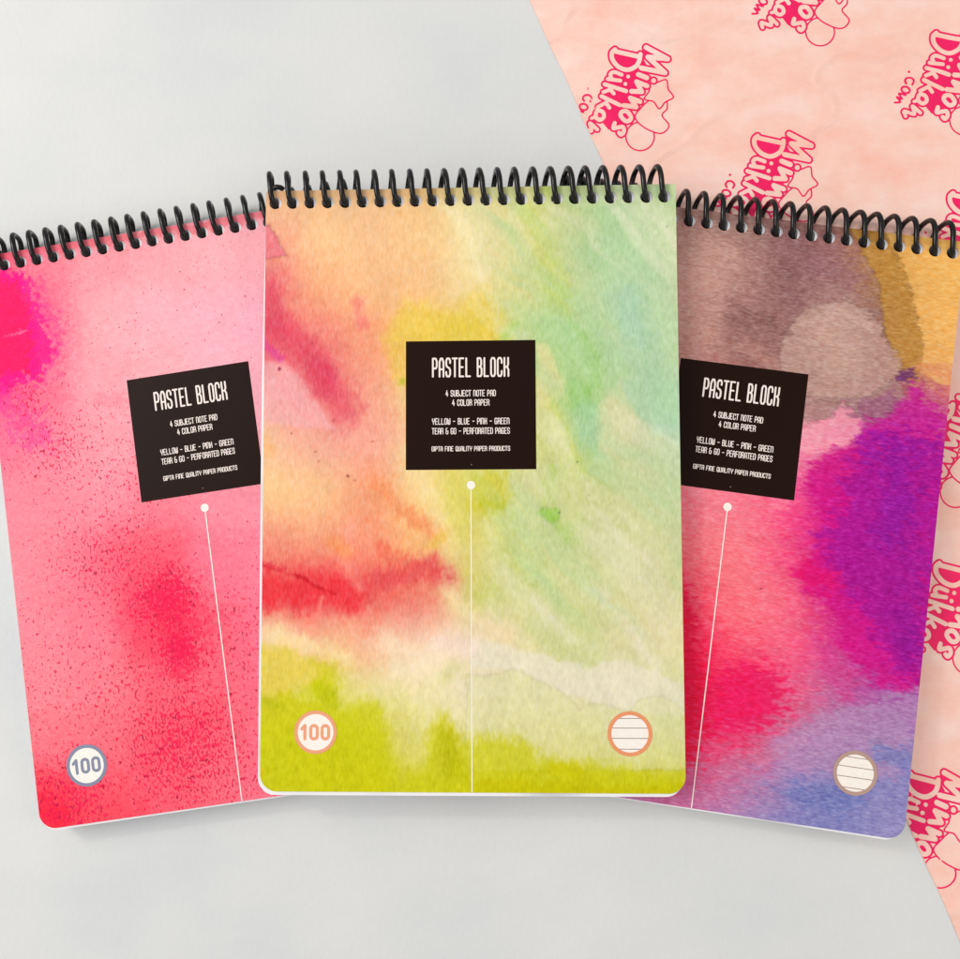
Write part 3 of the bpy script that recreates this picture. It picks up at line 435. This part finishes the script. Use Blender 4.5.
PIG_L = [(55.41, -138.97, 10.7, 1.0), (58.66, -157.77, 7.9, 1.0), (56.22, -191.83, 20.7, 0.75), (11.91, -205.33, 15.0, 0.7), (36.73, -169.16, 21.4, 0.45), (23.0, -78.02, 16.1, 0.45), (36.87, -121.41, 19.6, 0.5), (48.31, -89.48, 21.4, 0.36), (13.22, -162.13, 28.6, 0.32), (81.05, -157.39, 17.8, 0.42), (78.17, -207.44, 21.4, 0.45), (50.47, -40.32, 28.6, 0.12), (13.84, -57.54, 8.9, 0.5)]
WRAP_EDGE = [(5.13, 213.74), (139.64, -97.65)]
LOGO_M = [0.040094, -0.000313, 24.61, -0.000865, -0.041585, 197.16]
LOGO_K = 0.0401
LOGO_POS = [(0.0, 0.0), (53.76, -35.24), (69.1, 40.1), (122.0, 3.93), (126.11, -58.73), (113.5, -136.88), (116.12, -197.54), (103.58, -273.41), (173.61, -30.55), (172.89, -165.82)]
LOGO = {'letters': [([(632, 78), (838, 186), (650, 168), (812, 318), (585, 272)], 24), ([(558, 334), (638, 366)], 24), ([(703, 393)], 24), ([(640, 444), (540, 404), (590, 500), (492, 496)], 23), ([(572, 594), (480, 560), (535, 645), (418, 632)], 23), ([(400, 692), (450, 690), (486, 742), (470, 775), (430, 778), (388, 730), (400, 692)], 21), ([(330, 800), (318, 848), (365, 842), (408, 838), (418, 880), (392, 910), (372, 892)], 20), ([(325, 112), (565, 165)], 22), ([(335, 98), (305, 130), (312, 195), (370, 262), (455, 290), (535, 255), (568, 200), (578, 142)], 22), ([(398, 338), (325, 312), (290, 335), (300, 368)], 19), ([(385, 395), (265, 380)], 19), ([(460, 355)], 19), ([(433, 426)], 19), ([(235, 430), (440, 494)], 20), ([(322, 518), (285, 475)], 19), ([(290, 480), (222, 505)], 18), ([(205, 545), (378, 628)], 20), ([(280, 655), (248, 605)], 19), ([(250, 605), (170, 645)], 18), ([(165, 680), (215, 692), (228, 740), (190, 765), (150, 732), (165, 680)], 19), ([(150, 732), (112, 745)], 16), ([(166, 853), (95, 790), (110, 865), (18, 838), (28, 885)], 17)], 'fill': [(595, 80), (650, 130), (610, 190), (640, 250), (600, 330), (660, 400), (620, 500), (560, 560), (520, 650), (470, 720), (430, 800), (350, 870), (270, 860), (222, 800), (215, 700), (240, 600), (225, 480), (290, 330), (420, 300), (560, 280), (590, 200)], 'dfill': [(320, 105), (570, 165), (560, 240), (450, 290), (370, 262), (310, 190)], 'com': [([(70, 466)], 12), ([(40, 580), (28, 552), (50, 526), (88, 528), (110, 555), (98, 588)], 9.5), ([(5, 612), (45, 608), (74, 635), (62, 662), (22, 664), (-2, 640), (5, 612)], 9.5), ([(34, 686), (-28, 670), (0, 722), (-48, 704), (-16, 750), (-70, 756)], 9)], 'star': [(825, 385), (842, 475), (892, 548), (812, 598), (756, 660), (700, 592), (614, 568), (662, 488), (655, 425), (735, 410)], 'heart': [(524, 738), (590, 825), (720, 890), (800, 885), (846, 815), (782, 722), (832, 655), (815, 560), (740, 540), (650, 588), (580, 655)], 'circle': (571, 926, 135)}
TABLE = ((214, 216, 217), (229, 227, 224))
TISSUE = ((255, 193, 174), (255, 223, 211))
AMB = 0.57
EXPO = 0.0
LAMPS = [('window light', (-0.8, 0.3, 0.92), (0, 0, 0), (0.8, 0.8), 7.5, (1, 0.958, 0.91)), ('added glint light', (-0.85, 0.5, 0.95), (0, 0, 0), (0.1, 0.1), 1.7, (1, 0.97, 0.93)), ('added warm fill', (0.9, -0.05, 0.8), (0.1, 0, 0), (0.6, 0.6), 2.2, (1, 0.82, 0.66))]  # small lamp added for crisp wire glints, warm one added to tint right side
WCOL = (0.93, 0.975, 1.0)

# ------------------------------------------------------------------ stroke lettering
G = {
 'A': [[(0,0),(0,3.2),(.6,4),(1.4,4),(2,3.2),(2,0)],[(0,1.6),(2,1.6)]],
 'B': [[(1.5,2.1),(0,2.1)],[(0,0),(0,4),(1.3,4),(1.8,3.5),(1.8,2.6),(1.4,2.1),(2,1.6),(2,.5),(1.5,0),(0,0)]],
 'C': [[(2,2.9),(2,3.5),(1.5,4),(.5,4),(0,3.5),(0,.5),(.5,0),(1.5,0),(2,.5),(2,1.1)]],
 'D': [[(0,0),(0,4),(1.4,4),(2,3.4),(2,.6),(1.4,0),(0,0)]],
 'E': [[(1.9,4),(0,4),(0,0),(1.9,0)],[(0,2.05),(1.6,2.05)]],
 'F': [[(1.9,4),(0,4),(0,0)],[(0,2.05),(1.6,2.05)]],
 'G': [[(2,3.1),(2,3.5),(1.5,4),(.5,4),(0,3.5),(0,.5),(.5,0),(1.5,0),(2,.5),(2,1.9),(1.1,1.9)]],
 'I': [[(1,0),(1,4)]],
 'J': [[(2,4),(2,.5),(1.5,0),(.5,0),(0,.5),(0,1.1)]],
 'K': [[(0,0),(0,4)],[(1.9,4),(1.9,2.6),(1.4,2),(0,2)],[(1.4,2),(2,1.4),(2,0)]],
 'L': [[(0,4),(0,0),(1.9,0)]],
 'N': [[(0,0),(0,4),(1.4,4),(2,3.4),(2,0)]],
 'O': [[(.5,0),(0,.5),(0,3.5),(.5,4),(1.5,4),(2,3.5),(2,.5),(1.5,0),(.5,0)]],
 'P': [[(0,0),(0,4),(1.4,4),(2,3.4),(2,2.3),(1.5,1.8),(0,1.8)]],
 'Q': [[(.5,0),(0,.5),(0,3.5),(.5,4),(1.5,4),(2,3.5),(2,.5),(1.5,0),(.5,0)],[(1.2,.9),(2.1,-.3)]],
 'R': [[(0,0),(0,4),(1.4,4),(2,3.4),(2,2.6),(1.5,2),(0,2)],[(1.3,2),(2,1.3),(2,0)]],
 'S': [[(2,3),(2,3.5),(1.5,4),(.5,4),(0,3.5),(0,2.6),(.5,2.1),(1.5,1.9),(2,1.4),(2,.5),(1.5,0),(.5,0),(0,.5),(0,1)]],
 'T': [[(-.1,4),(2.1,4)],[(1,4),(1,0)]],
 'U': [[(0,4),(0,.5),(.5,0),(1.5,0),(2,.5),(2,4)]],
 'W': [[(0,4),(0,.4),(.4,0),(1.9,0),(2.3,.4),(2.3,4)],[(1.15,0),(1.15,3)]],
 'Y': [[(0,4),(0,2.4),(.5,1.9),(1.5,1.9),(2,2.4),(2,4)],[(1,1.9),(1,0)]],
 '4': [[(1.5,0),(1.5,2.6)],[(1.2,4),(0,1.2),(2.1,1.2)]],
 '&': [[(2,2.1),(.4,2.1),(0,2.6),(0,3.5),(.5,4),(1.3,4)],[(.4,2.1),(0,1.6),(0,.5),(.5,0),(1.6,0),(2,.4),(2,2.1)]],
 '-': [[(.2,2),(1.8,2)]],
 ' ': [],
}
WID = {'I': .0, '4': 2.1, 'W': 2.3, ' ': 1.0, '-': 2.0}
def text_strokes(txt, cx, cy, width, height, gap):
    """capital strokes laid out centred on (cx, cy); gap in glyph units"""
    x = 0; out = []
    for ch in txt:
        w = WID.get(ch, 2.0); sh = -1.0 if ch == 'I' else 0
        for s in G[ch]: out.append([(px + x + sh, py) for px, py in s])
        x += w + gap
    W = x - gap; fx = width / W; fy = height / 4
    return [[(cx - width / 2 + px * fx, cy - height / 2 + py * fy) for px, py in s] for s in out]

def strokes_mesh(name, strokes_r, mat, parent, z, res, clip=None, pad=1.0):
    """strokes_r: list of (strokes, half width, boldness across). Each group is contoured on its own small grid."""
    Vs, Qs, Ps, off = [], [], [], 0
    for strokes, r, box in strokes_r:
        P = np.array([p for s in strokes for p in s]); x0, y0 = P.min(0) - r - .3; x1, y1 = P.max(0) + r + .3
        def fn(X, Y):
            F = np.full(X.shape, 9.0)
            for s in strokes:
                q = np.array(s); bx0, by0 = q.min(0) - r * 2.5; bx1, by1 = q.max(0) + r * 2.5
                i0, i1 = np.searchsorted(X[0], [bx0, bx1]); j0, j1 = np.searchsorted(Y[:, 0], [by0, by1])
                if i1 <= i0 or j1 <= j0: continue
                sl = (slice(j0, j1), slice(i0, i1)); F[sl] = np.minimum(F[sl], d_line(X[sl], Y[sl], s) - r)
            return F
        V, q, p = contour(fn, x0, y0, x1, y1, res)
        Vs.append(V); Qs.append(q + off); Ps += [[v + off for v in pp] for pp in p]; off += len(V)
    V = np.vstack(Vs); return build(name, np.c_[V, np.full(len(V), z)], np.vstack(Qs), Ps, mat, parent)

# ------------------------------------------------------------------ painting
def paint(V, base, feats, seed, warp, anis, rag, streak=0):
    x, y = V[:, 0], V[:, 1]
    wx = x + warp * fbm(x * anis[0], y * anis[1], 16, 5, seed) + warp * .25 * fbm(x, y, 3.0, 3, seed + 3)
    wy = y + warp * fbm(x * anis[0], y * anis[1], 16, 5, seed + 50) + warp * .25 * fbm(x, y, 3.0, 3, seed + 57)
    r1 = fbm(x * anis[0], y * anis[1], 1.35, 3, seed + 201); r6 = fbm(x * anis[0], y * anis[1], 8, 6, seed + 301, .72); r2 = fbm(x * anis[0], y * anis[1], 1.5, 3, seed + 233)
    wx = wx + rag * 2.4 * r1; wy = wy + rag * 2.4 * r2
    num = np.zeros((len(V), 3)); den = np.zeros(len(V))
    for bx, by, r, g, b in base:
        w = np.exp(-((wx - bx) ** 2 + (wy - by) ** 2) / (2 * 8.2 ** 2)) + 1e-9
        num += w[:, None] * np.array([r, g, b], float); den += w
    c = num / den[:, None]
    fx = x + .35 * (wx - x); fy = y + .35 * (wy - y)
    for i, (kind, pts, rad, rgb, soft, alpha, edge) in enumerate(feats):
        d = d_poly(fx, fy, pts) if kind == 'P' else d_line(fx, fy, pts) - rad
        near = d < soft * 3 + 4
        if not near.any(): continue
        g_ = min(rag, 1.0)
        dn = d + (soft * .5 + .4) * fbm(x * anis[0], y * anis[1], 5.0, 4, seed + 100 + i) + (.3 + 2.2 * g_) * min(1, .25 + soft * .3) * r6 + (g_ * soft * 1.1 + .4 * rag * min(1, soft)) * r1
        so = soft * (1 - .45 * g_)
        m = alpha * sstep(so, -so, dn)
        c = c + (np.array(rgb, float) - c) * m[:, None]
        if edge: c = c * (1 - edge * np.exp(-(dn / .55) ** 2) * (1 if kind == 'P' else 1))[:, None]
    if streak:                     # long diagonal brush drags, paler where the brush ran dry
        u = x * .66 - y * .75; v = x * .75 + y * .66       # v runs across the drag
        ang = 1.6 * fbm(x, y, 55, 2, seed + 400)
        sn = fbm(u / 6.5 + ang, v + 7 * fbm(x, y, 30, 3, seed + 402), 6.5, 4, seed + 401)
        zone = sstep(62, 92, x) * sstep(-175, -150, y)
        c = c + (np.array([240., 234, 205]) - c) * (np.clip(sn, 0, 1) * .85 * zone * streak)[:, None]
        c = c + (np.array([176., 214, 160]) - c) * (np.clip(-sn, 0, 1) * .75 * zone * streak)[:, None]
    # blotchy pigment density
    g = 1 + .035 * fbm(x * anis[0], y * anis[1], 9, 4, seed + 7) + min(.05 * rag, .03) * r2 + .03 * fbm(x * anis[0], y * anis[1], 1.3, 2, seed + 9)
    c = c * g[:, None]
    return np.clip(c, 4, 254)

# ------------------------------------------------------------------ the note pads
W_, H_ = 148.0, 214.48
HOLES = [3.5 + 6.384 * i for i in range(23)]
HOLE_Y, HOLE_R = -4.55, 2.2
m_paper = paper_mat(); m_label = label_mat(); m_wire = wire_mat()
m_cream = ink('cream print', (254, 244, 234)); m_back = ink('grey board', (205, 200, 200))
m_letter = ink('label lettering', (252, 236, 228))

def outline(dx=0, dy=0, rb=6.0, grow=0, hole=True, slot=0):
    def fn(X, Y):
        F = d_rrect(X, Y, dx - grow, -H_ + dy - grow, W_ + dx + grow, dy * .0 + grow, rb, .7)
        if hole:
            for hx in HOLES:
                i0, i1 = np.searchsorted(X[0], [hx - 4, hx + 4]); j0, j1 = np.searchsorted(Y[:, 0], [-14, 3])
                s = (slice(j0, j1), slice(i0, i1))
                h = np.hypot(X[s] - hx + slot * .3, np.maximum(np.abs(Y[s] - HOLE_Y + slot * .5) - slot, 0)) - HOLE_R * (1 if slot == 0 else .76)
                F[s] = np.maximum(F[s], -h)
        return F
    return fn

_cache = {}
def cached(key, maker):
    if key not in _cache: _cache[key] = maker()
    return _cache[key]

def coil_mesh(mat):
    """one long helix threaded through all 23 holes, both ends crimped"""
    a, b, cy, cz, n, R = 6.75, 5.85, .55, -4.1, 2.8, 1.0
    pitch = 6.384; pts = []
    def pos(th, x):   # th = 0 at the reader side of the loop, rising over the spine
        c, s = math.cos(th), math.sin(th)
        return (x, cy - a * math.copysign(abs(c) ** (2 / n), c), cz + b * math.copysign(abs(s) ** (2 / n), s))
    th_h = math.radians(40); steps = 44
    total = 23
    for k in range(int((total - .42) * steps) + 1):
        t = k / steps; th = th_h + 2 * math.pi * t
        jit = .22 * math.sin(t * 2.1) * math.sin(t * .77 + 1) + .12 * math.sin(t * 5.3)
        pts.append(pos(th, HOLES[-1] - .4 - pitch * t + jit))
    # crimps: each end is bent back over its neighbour
    e = np.array(pts[-1]); pts += [tuple(e + np.array(v)) for v in ((.9, .35, .5), (2.2, .5, .9), (3.6, .3, .8), (4.7, -.5, .5))]
    s0 = np.array(pts[0]); pts = [tuple(s0 + np.array(v)) for v in ((-4.2, -.2, -3.4), (-2.6, -.5, -3.2), (-1.0, -.6, -2.6), (-.1, -.35, -1.2))] + pts
    P = np.array(pts)
    T = np.gradient(P, axis=0); T /= np.linalg.norm(T, axis=1)[:, None]
    N = np.cross(T, np.array([1., 0, 0.001])); bad = np.linalg.norm(N, axis=1) < .2
    N[bad] = np.cross(T[bad], np.array([0, 0, 1.])); N /= np.linalg.norm(N, axis=1)[:, None]
    for i in range(1, len(N)):                       # carry the frame along
        v = N[i - 1] - T[i] * np.dot(N[i - 1], T[i]); N[i] = v / np.linalg.norm(v)
    B = np.cross(T, N); S = 12
    ang = np.arange(S) * 2 * math.pi / S
    V = (P[:, None, :] + R * (np.cos(ang)[None, :, None] * N[:, None, :] + np.sin(ang)[None, :, None] * B[:, None, :])).reshape(-1, 3)
    M = len(P); i = np.arange(M - 1)[:, None]; j = np.arange(S)[None, :]; j2 = (j + 1) % S
    Q = np.stack([i * S + j, i * S + j2, (i + 1) * S + j2, (i + 1) * S + j], -1).reshape(-1, 4)
    caps = [list(range(S))[::-1], [(M - 1) * S + q for q in range(S)]]
    return V, Q, caps

def digits100(cx, cy):
    h, w = 4.6, 2.35; out = []
    out.append([(cx - 4.9, cy + h / 2 - 1.2), (cx - 3.75, cy + h / 2), (cx - 3.75, cy - h / 2)])
    for ox in (-.55, 3.45):
        r = w / 2; q = []
        for k in range(25):
            t = 2 * math.pi * k / 24; q.append((cx + ox + r * math.cos(t), cy + math.copysign(h / 2 - r, math.sin(t)) * (abs(math.sin(t)) > 1e-6) + r * math.sin(t)))
        out.append(q)
    return out

def notebook(label, loc, rot, thick, base, feats, pig, seed, warp, anis, rag, cmat, ring_rgb, ring2_rgb, page_shift, group):
    root = bpy.data.objects.new('notebook', None); COL.objects.link(root)
    root.location = Vector(loc) * MM; root.rotation_euler = Euler([math.radians(a) for a in rot]); root.empty_display_size = .02
    root['label'] = label; root['category'] = 'notebook'; root['group'] = group
    # front cover
    V, q, p = cached('cover', lambda: contour(outline(), -.4, -H_ - .4, W_ + .4, .4, .40))
    V3, Q, P = cached('cover3', lambda: solid_from(V, q, p, 0.0, -.38))
    ob = build('front_cover', V3, Q, P, cmat, root)
    rgb = paint(V, base, feats, seed, warp, anis, rag, 1.0 if seed == 11 else 0)
    # the raw cut edge and underside of the card stay pale
    full = np.ones((len(V3), 4)); full[:len(V), :3] = lin(rgb) / LIGHT; full[len(V):, :3] = (.80, .76, .74)
    ca = ob.data.color_attributes.new('paint', 'FLOAT_COLOR', 'POINT'); ca.data.foreach_set('color', full.astype(np.float32).ravel())
    pg = np.zeros(len(V3)); x, y = V[:, 0], V[:, 1]
    for px, py, r, a in pig: pg[:len(V)] = np.maximum(pg[:len(V)], a * np.exp(-((x - px) ** 2 + (y - py) ** 2) / (2 * r * r)))
    pg[:len(V)] = np.maximum(pg[:len(V)], .07)
    fa = ob.data.attributes.new('pigment', 'FLOAT', 'POINT'); fa.data.foreach_set('value', pg.astype(np.float32))
    # pages and back cover
    dx, dy, twist = page_shift
    def pages():
        Vp, qp, pp = contour(outline(0, 0, 6.0, 0, True, 1.3), -.6, -H_ - .6, W_ + .6, .6, .8)
        return solid_from(Vp, qp, pp, 0, -1)
    Vp, Qp, Pp = cached('pages', pages)
    Vq = Vp.copy(); top = Vq[:, 2] > -.5
    t = np.clip(-Vq[:, 1] / H_, 0, 1)
    Vq[:, 0] += dx * np.clip(t * 3, 0, 1) + twist * t; Vq[:, 1] = Vq[:, 1] * (1 + (-dy) / H_) + twist * (Vq[:, 0] / W_ - .5)
    Vq[:, 2] = np.where(top, -.42, -thick + .7)
    # the block leans a little: lower sheets creep outward
    Vq[~top, 0] += dx * .5; Vq[~top, 1] += dy * .5 * t[~top]
    build('page_block', Vq, Qp, Pp, m_paper, root)
    Vb = Vp.copy(); Vb[:, 0] += dx * .8 * np.clip(t * 3, 0, 1); Vb[:, 1] *= 1 + (-dy * .6) / H_; Vb[:, 2] = np.where(top, -thick + .66, -thick)
    build('back_cover', Vb, Qp, Pp, m_back, root)
    # wire
    wv, wq, wc = cached('coil', lambda: coil_mesh(None)); build('spiral_wire', wv, wq, wc, m_wire, root, smooth=True)
    # printed label with its lettering
    z = .05
    lb = cached('lab', lambda: contour(lambda X, Y: d_rrect(X, Y, 51.15, -102.1, 97.45, -55.9, .01, .01), 50.9, -102.4, 97.7, -55.6, 2.0))
    box = np.array([[51.15, -102.1, z], [97.45, -102.1, z], [97.45, -55.9, z], [51.15, -55.9, z]])
    lo = build('label', box, np.array([[0, 1, 2, 3]]), [], m_label, root)
    K = .357
    def ly(py): return -55.9 - (py - 340.4) * K
    cx = 74.3
    lines = [('PASTEL BLOCK', 367.3, 75.5, 18.2, .88, 1.4), ('4 SUBJECT NOTE PAD', 393.4, 49.5, 5.7, .385, 1.05), ('4 COLOR PAPER', 402.8, 36.6, 5.7, .385, 1.05),
             ('YELLOW - BLUE - PINK - GREEN', 421.5, 76.4, 5.7, .385, 1.05), ('TEAR & GO - PERFORATED PAGES', 431.2, 77.0, 5.7, .375, 1.05), ('GIPTA FINE QUALITY PAPER PRODUCTS', 448.9, 77.5, 4.4, .33, 1.05)]
    grp = [(text_strokes(t_, cx, ly(yy), w_ * K, h_ * K, gp), hw * K, 0) for t_, yy, w_, h_, hw, gp in lines]
    def letters():
        return strokes_mesh('lettering', grp, m_letter, lo, z + .05, .085)
    if 'let' in _cache:
        o2 = _cache['let'].copy(); COL.objects.link(o2); o2.parent = lo
    else: _cache['let'] = letters()
    # pointer: dot and hairline running to the foot of the cover
    pv, pq, pp = cached('ptr', lambda: contour(lambda X, Y: np.minimum(np.hypot(X - 74.3, Y + 107.6) - 1.5, np.maximum(np.abs(X - 74.3) - .2, np.maximum(Y + 107.6, -H_ + .05 - Y))), 72.5, -H_ - .2, 76.1, -105.8, .2))
    build('pointer_line', np.c_[pv, np.full(len(pv), z)], pq, pp, m_cream, root)
    # badges
    def disc(name, cx, cy, r0, r1, mat, par, zz):
        A = np.arange(72) * 2 * math.pi / 72
        if r0 <= 0:
            V = np.c_[cx + r1 * np.cos(A), cy + r1 * np.sin(A), np.full(72, zz)]; return build(name, V, np.zeros((0, 4), int), [list(range(72))], mat, par)
        V = np.vstack([np.c_[cx + r * np.cos(A), cy + r * np.sin(A), np.full(72, zz)] for r in (r0, r1)])
        i = np.arange(72); Q = np.stack([i, i + 72, (i + 1) % 72 + 72, (i + 1) % 72], 1); return build(name, V, Q, [], mat, par)
    mr1 = ink('badge ring', ring_rgb); mr2 = ink('badge ring', ring2_rgb)
    bd = disc('sheet_count_badge', 19.5, -194.0, 0, 6.45, m_cream, root, z)
    disc('badge_ring', 19.5, -194.0, 6.3, 7.5, mr1, bd, z + .04)
    strokes_mesh('numeral', [(digits100(19.5, -194.0), .53, 0)], mr1, bd, z + .04, .12)
    bd = disc('ruled_page_badge', 129.1, -194.15, 0, 6.6, m_cream, root, z)
    disc('badge_ring', 129.1, -194.15, 6.4, 7.7, mr2, bd, z + .06)
    ml = ink('ruled line', (165, 135, 130)); Vl, Ql = [], []
    for k, o in enumerate((5.25, 1.95, -1.55, -5.25)):
        hw = math.sqrt(6.45 ** 2 - o * o); yy = -194.15 + o
        Vl += [(129.1 - hw, yy - .13, z + .03), (129.1 + hw, yy - .13, z + .03), (129.1 + hw, yy + .13, z + .03), (129.1 - hw, yy + .13, z + .03)]; Ql.append([4 * k, 4 * k + 1, 4 * k + 2, 4 * k + 3])
    build('ruled_lines', np.array(Vl), np.array(Ql), [], ml, bd)
    return root

GRP = 'spiral notebooks fanned out on the table'
notebook('spiral notebook with green, yellow and red watercolour cover lying on top of the other two', POSE['C'][0], POSE['C'][1], 9.0, BASE_C, FEAT_C, [], 11, 3.2, (1.35, .7), .45,
         cover_mat('green watercolour cover', (1.35, .38, 1), (120, 60, 30), .27), (243, 164, 124), (240, 152, 104), (-1.0, -1.25, .15), GRP)
notebook('spiral notebook with speckled pink and red watercolour cover and a grey badge reading 100', POSE['L'][0], POSE['L'][1], 9.3, BASE_L, FEAT_L, PIG_L, 31, 2.4, (1, 1), 1.5,
         cover_mat('pink watercolour cover', (1, 1, 1), (246, 30, 82), .17, True), (136, 141, 165), (136, 141, 165), (-.35, -.55, .5), GRP)
notebook('spiral notebook with brown, orange, purple and blue watercolour cover lying partly on pink tissue', POSE['R'][0], POSE['R'][1], 9.6, BASE_R, FEAT_R, [], 71, 2.2, (.5, 1.5), 2.0,
         cover_mat('purple watercolour cover', (.45, 1.35, 1), (90, 20, 60), .36), (186, 152, 138), (186, 152, 138), (-.2, -.5, -.6), GRP)

# ------------------------------------------------------------------ wrapping tissue with its print
EX, EY = WRAP_EDGE[0], WRAP_EDGE[1]      # two points of the free edge (mm, table plane)
ed = np.array(EY) - np.array(EX); ed /= np.linalg.norm(ed); en = np.array([ed[1], -ed[0]])    # en points away from the sheet
if en[0] > 0: en = -en
def edge_d(X, Y):
    s = (X - EX[0]) * ed[0] + (Y - EX[1]) * ed[1]
    return (X - EX[0]) * en[0] + (Y - EX[1]) * en[1] + .25 * np.sin(s / 17.0) + .15 * np.sin(s / 5.3 + 1)
def crease(X, Y):
    z = .9 + .42 * fbm(X, Y, 46, 3, 5) + .16 * fbm(X * .6 + Y * .5, Y * 1.6, 14, 3, 8)
    ridge = 1 - np.abs(fbm(X * .8, Y * .8, 38, 2, 77)) * 5
    z = z + .45 * np.clip(ridge, 0, 1) ** 2 + .25 * sstep(-5.5, -6.5, edge_d(X, Y)) 
    d = edge_d(X, Y)
    return z * sstep(0, -10, d) + .22
def sheet(X, Y): return np.maximum(edge_d(X, Y), np.maximum(X - 250, np.maximum(Y - 262, -205 - Y)))
V, q, p = contour(sheet, -60, -206, 251, 263, 1.6)
V3, Q, P = solid_from(V, q, p, 1, 0)
zt = crease(V3[:, 0], V3[:, 1]); V3[:, 2] = np.where(V3[:, 2] > .5, zt, zt - .12)
wrap = build('wrapping_paper', V3, Q, P, tissue_mat(TISSUE[0], TISSUE[1]), None, smooth=True)
wrap['label'] = 'pink tissue wrapping paper printed with magenta lettering, hearts and stars, under the right notebook'; wrap['category'] = 'wrapping paper'
m_pink = ink('magenta print', (248, 22, 98), .5, .3, .06, 300)

def logo_field():
    """distance fields in logo units (traced strokes); positive scale LK mm per unit"""
    S = LOGO
    def fn(X, Y):
        let = np.full(X.shape, 99.0); dots = np.full(X.shape, 99.0)
        for s, r in S['letters']: let = np.minimum(let, d_line(X, Y, s) - r)
        fill = np.minimum(d_poly(X, Y, S['fill']), d_poly(X, Y, S['dfill']))
        blob = np.minimum(let - 17, fill)                     # coloured ground round the letters
        red = np.maximum(blob, -(let))                        # minus the letters themselves
        circ = np.hypot(X - S['circle'][0], Y - S['circle'][1]) - S['circle'][2]
        heart = d_poly(X, Y, S['heart_s']); star = d_poly(X, Y, S['star_s'])
        l = 6.6
        ring = np.maximum(np.abs(circ) - l, -np.minimum(heart, blob))
        hrt = np.maximum(np.abs(heart) - l, -np.minimum(star, blob))
        str_ = np.maximum(np.abs(star) - l, -blob)
        com = np.full(X.shape, 99.0)
        for s, r in S['com']: com = np.minimum(com, d_line(X, Y, s) - r)
        return np.minimum.reduce([red, ring, hrt, str_, com])
    return fn
LOGO['heart_s'] = smooth_closed(LOGO['heart']); LOGO['star_s'] = smooth_closed(LOGO['star'], 6)
LOGO['letters'] = [((smooth_open(q_) if i_ not in (0, 3, 4) else q_), r_) for i_, (q_, r_) in enumerate(LOGO['letters'])]; LOGO['com'] = [(smooth_open(q_, 4), r_) for q_, r_ in LOGO['com']]
lf = logo_field()
A2 = np.array(LOGO_M).reshape(2, 3)      # logo units -> table mm (x, y) for the first print
inv = np.linalg.inv(A2[:, :2])
for k, (ox, oy) in enumerate(LOGO_POS):
    def fn(U, Vv, ox=ox, oy=oy):
        F = lf(U, Vv)
        X = A2[0, 0] * U + A2[0, 1] * Vv + A2[0, 2] + ox; Y = A2[1, 0] * U + A2[1, 1] * Vv + A2[1, 2] + oy
        return np.maximum(F, (sheet(X, Y) + .15) / LOGO_K)
    V, q, p = contour(fn, -100, 20, 920, 1080, 5.2)
    if len(V) == 0: continue
    X = A2[0, 0] * V[:, 0] + A2[0, 1] * V[:, 1] + A2[0, 2] + ox; Y = A2[1, 0] * V[:, 0] + A2[1, 1] * V[:, 1] + A2[1, 2] + oy
    q = q[:, ::-1]; p = [pp[::-1] for pp in p]
    build('printed_logo', np.c_[X, Y, crease(X, Y) + .07], q, p, m_pink, wrap)

# ------------------------------------------------------------------ table
n = 40
gx, gy = np.meshgrid(np.linspace(-900, 900, n), np.linspace(-900, 900, n))
idx = np.arange(n * n).reshape(n, n)
Q = np.stack([idx[:-1, :-1], idx[:-1, 1:], idx[1:, 1:], idx[1:, :-1]], -1).reshape(-1, 4)
tb = build('tabletop', np.c_[gx.ravel(), gy.ravel(), np.zeros(n * n)], Q, [], table_mat())
tb['kind'] = 'structure'

# ------------------------------------------------------------------ camera
cam = bpy.data.cameras.new('camera'); co = bpy.data.objects.new('camera', cam); COL.objects.link(co)
co.location = Vector(CAM[:3]) * MM; co.rotation_euler = (CAM[3], CAM[4], 0)
cam.sensor_fit = 'HORIZONTAL'; cam.sensor_width = 36; cam.lens = 36 * 963 / 960; cam.clip_start = .02; cam.clip_end = 20
sc.camera = co

# ------------------------------------------------------------------ light: a broad window to the left, an added warm fill far right, a small added light for wire glints, a pale room
w = bpy.data.worlds.new('World'); sc.world = w; w.use_nodes = True
bg = w.node_tree.nodes['Background']; bg.inputs['Color'].default_value = (*WCOL, 1); bg.inputs['Strength'].default_value = AMB
def area(name, loc, aim, size, power, rgb):
    l = bpy.data.lights.new(name, 'AREA'); l.shape = 'RECTANGLE'; l.size, l.size_y = size; l.energy = power; l.color = rgb
    o = bpy.data.objects.new(name, l); COL.objects.link(o); o.location = loc
    o.rotation_euler = (Vector(aim) - Vector(loc)).to_track_quat('-Z', 'Y').to_euler(); return o
for a_ in LAMPS: area(*a_)
sc.view_settings.view_transform = 'Standard'; sc.view_settings.look = 'None'; sc.view_settings.gamma = 1; sc.view_settings.exposure = EXPO
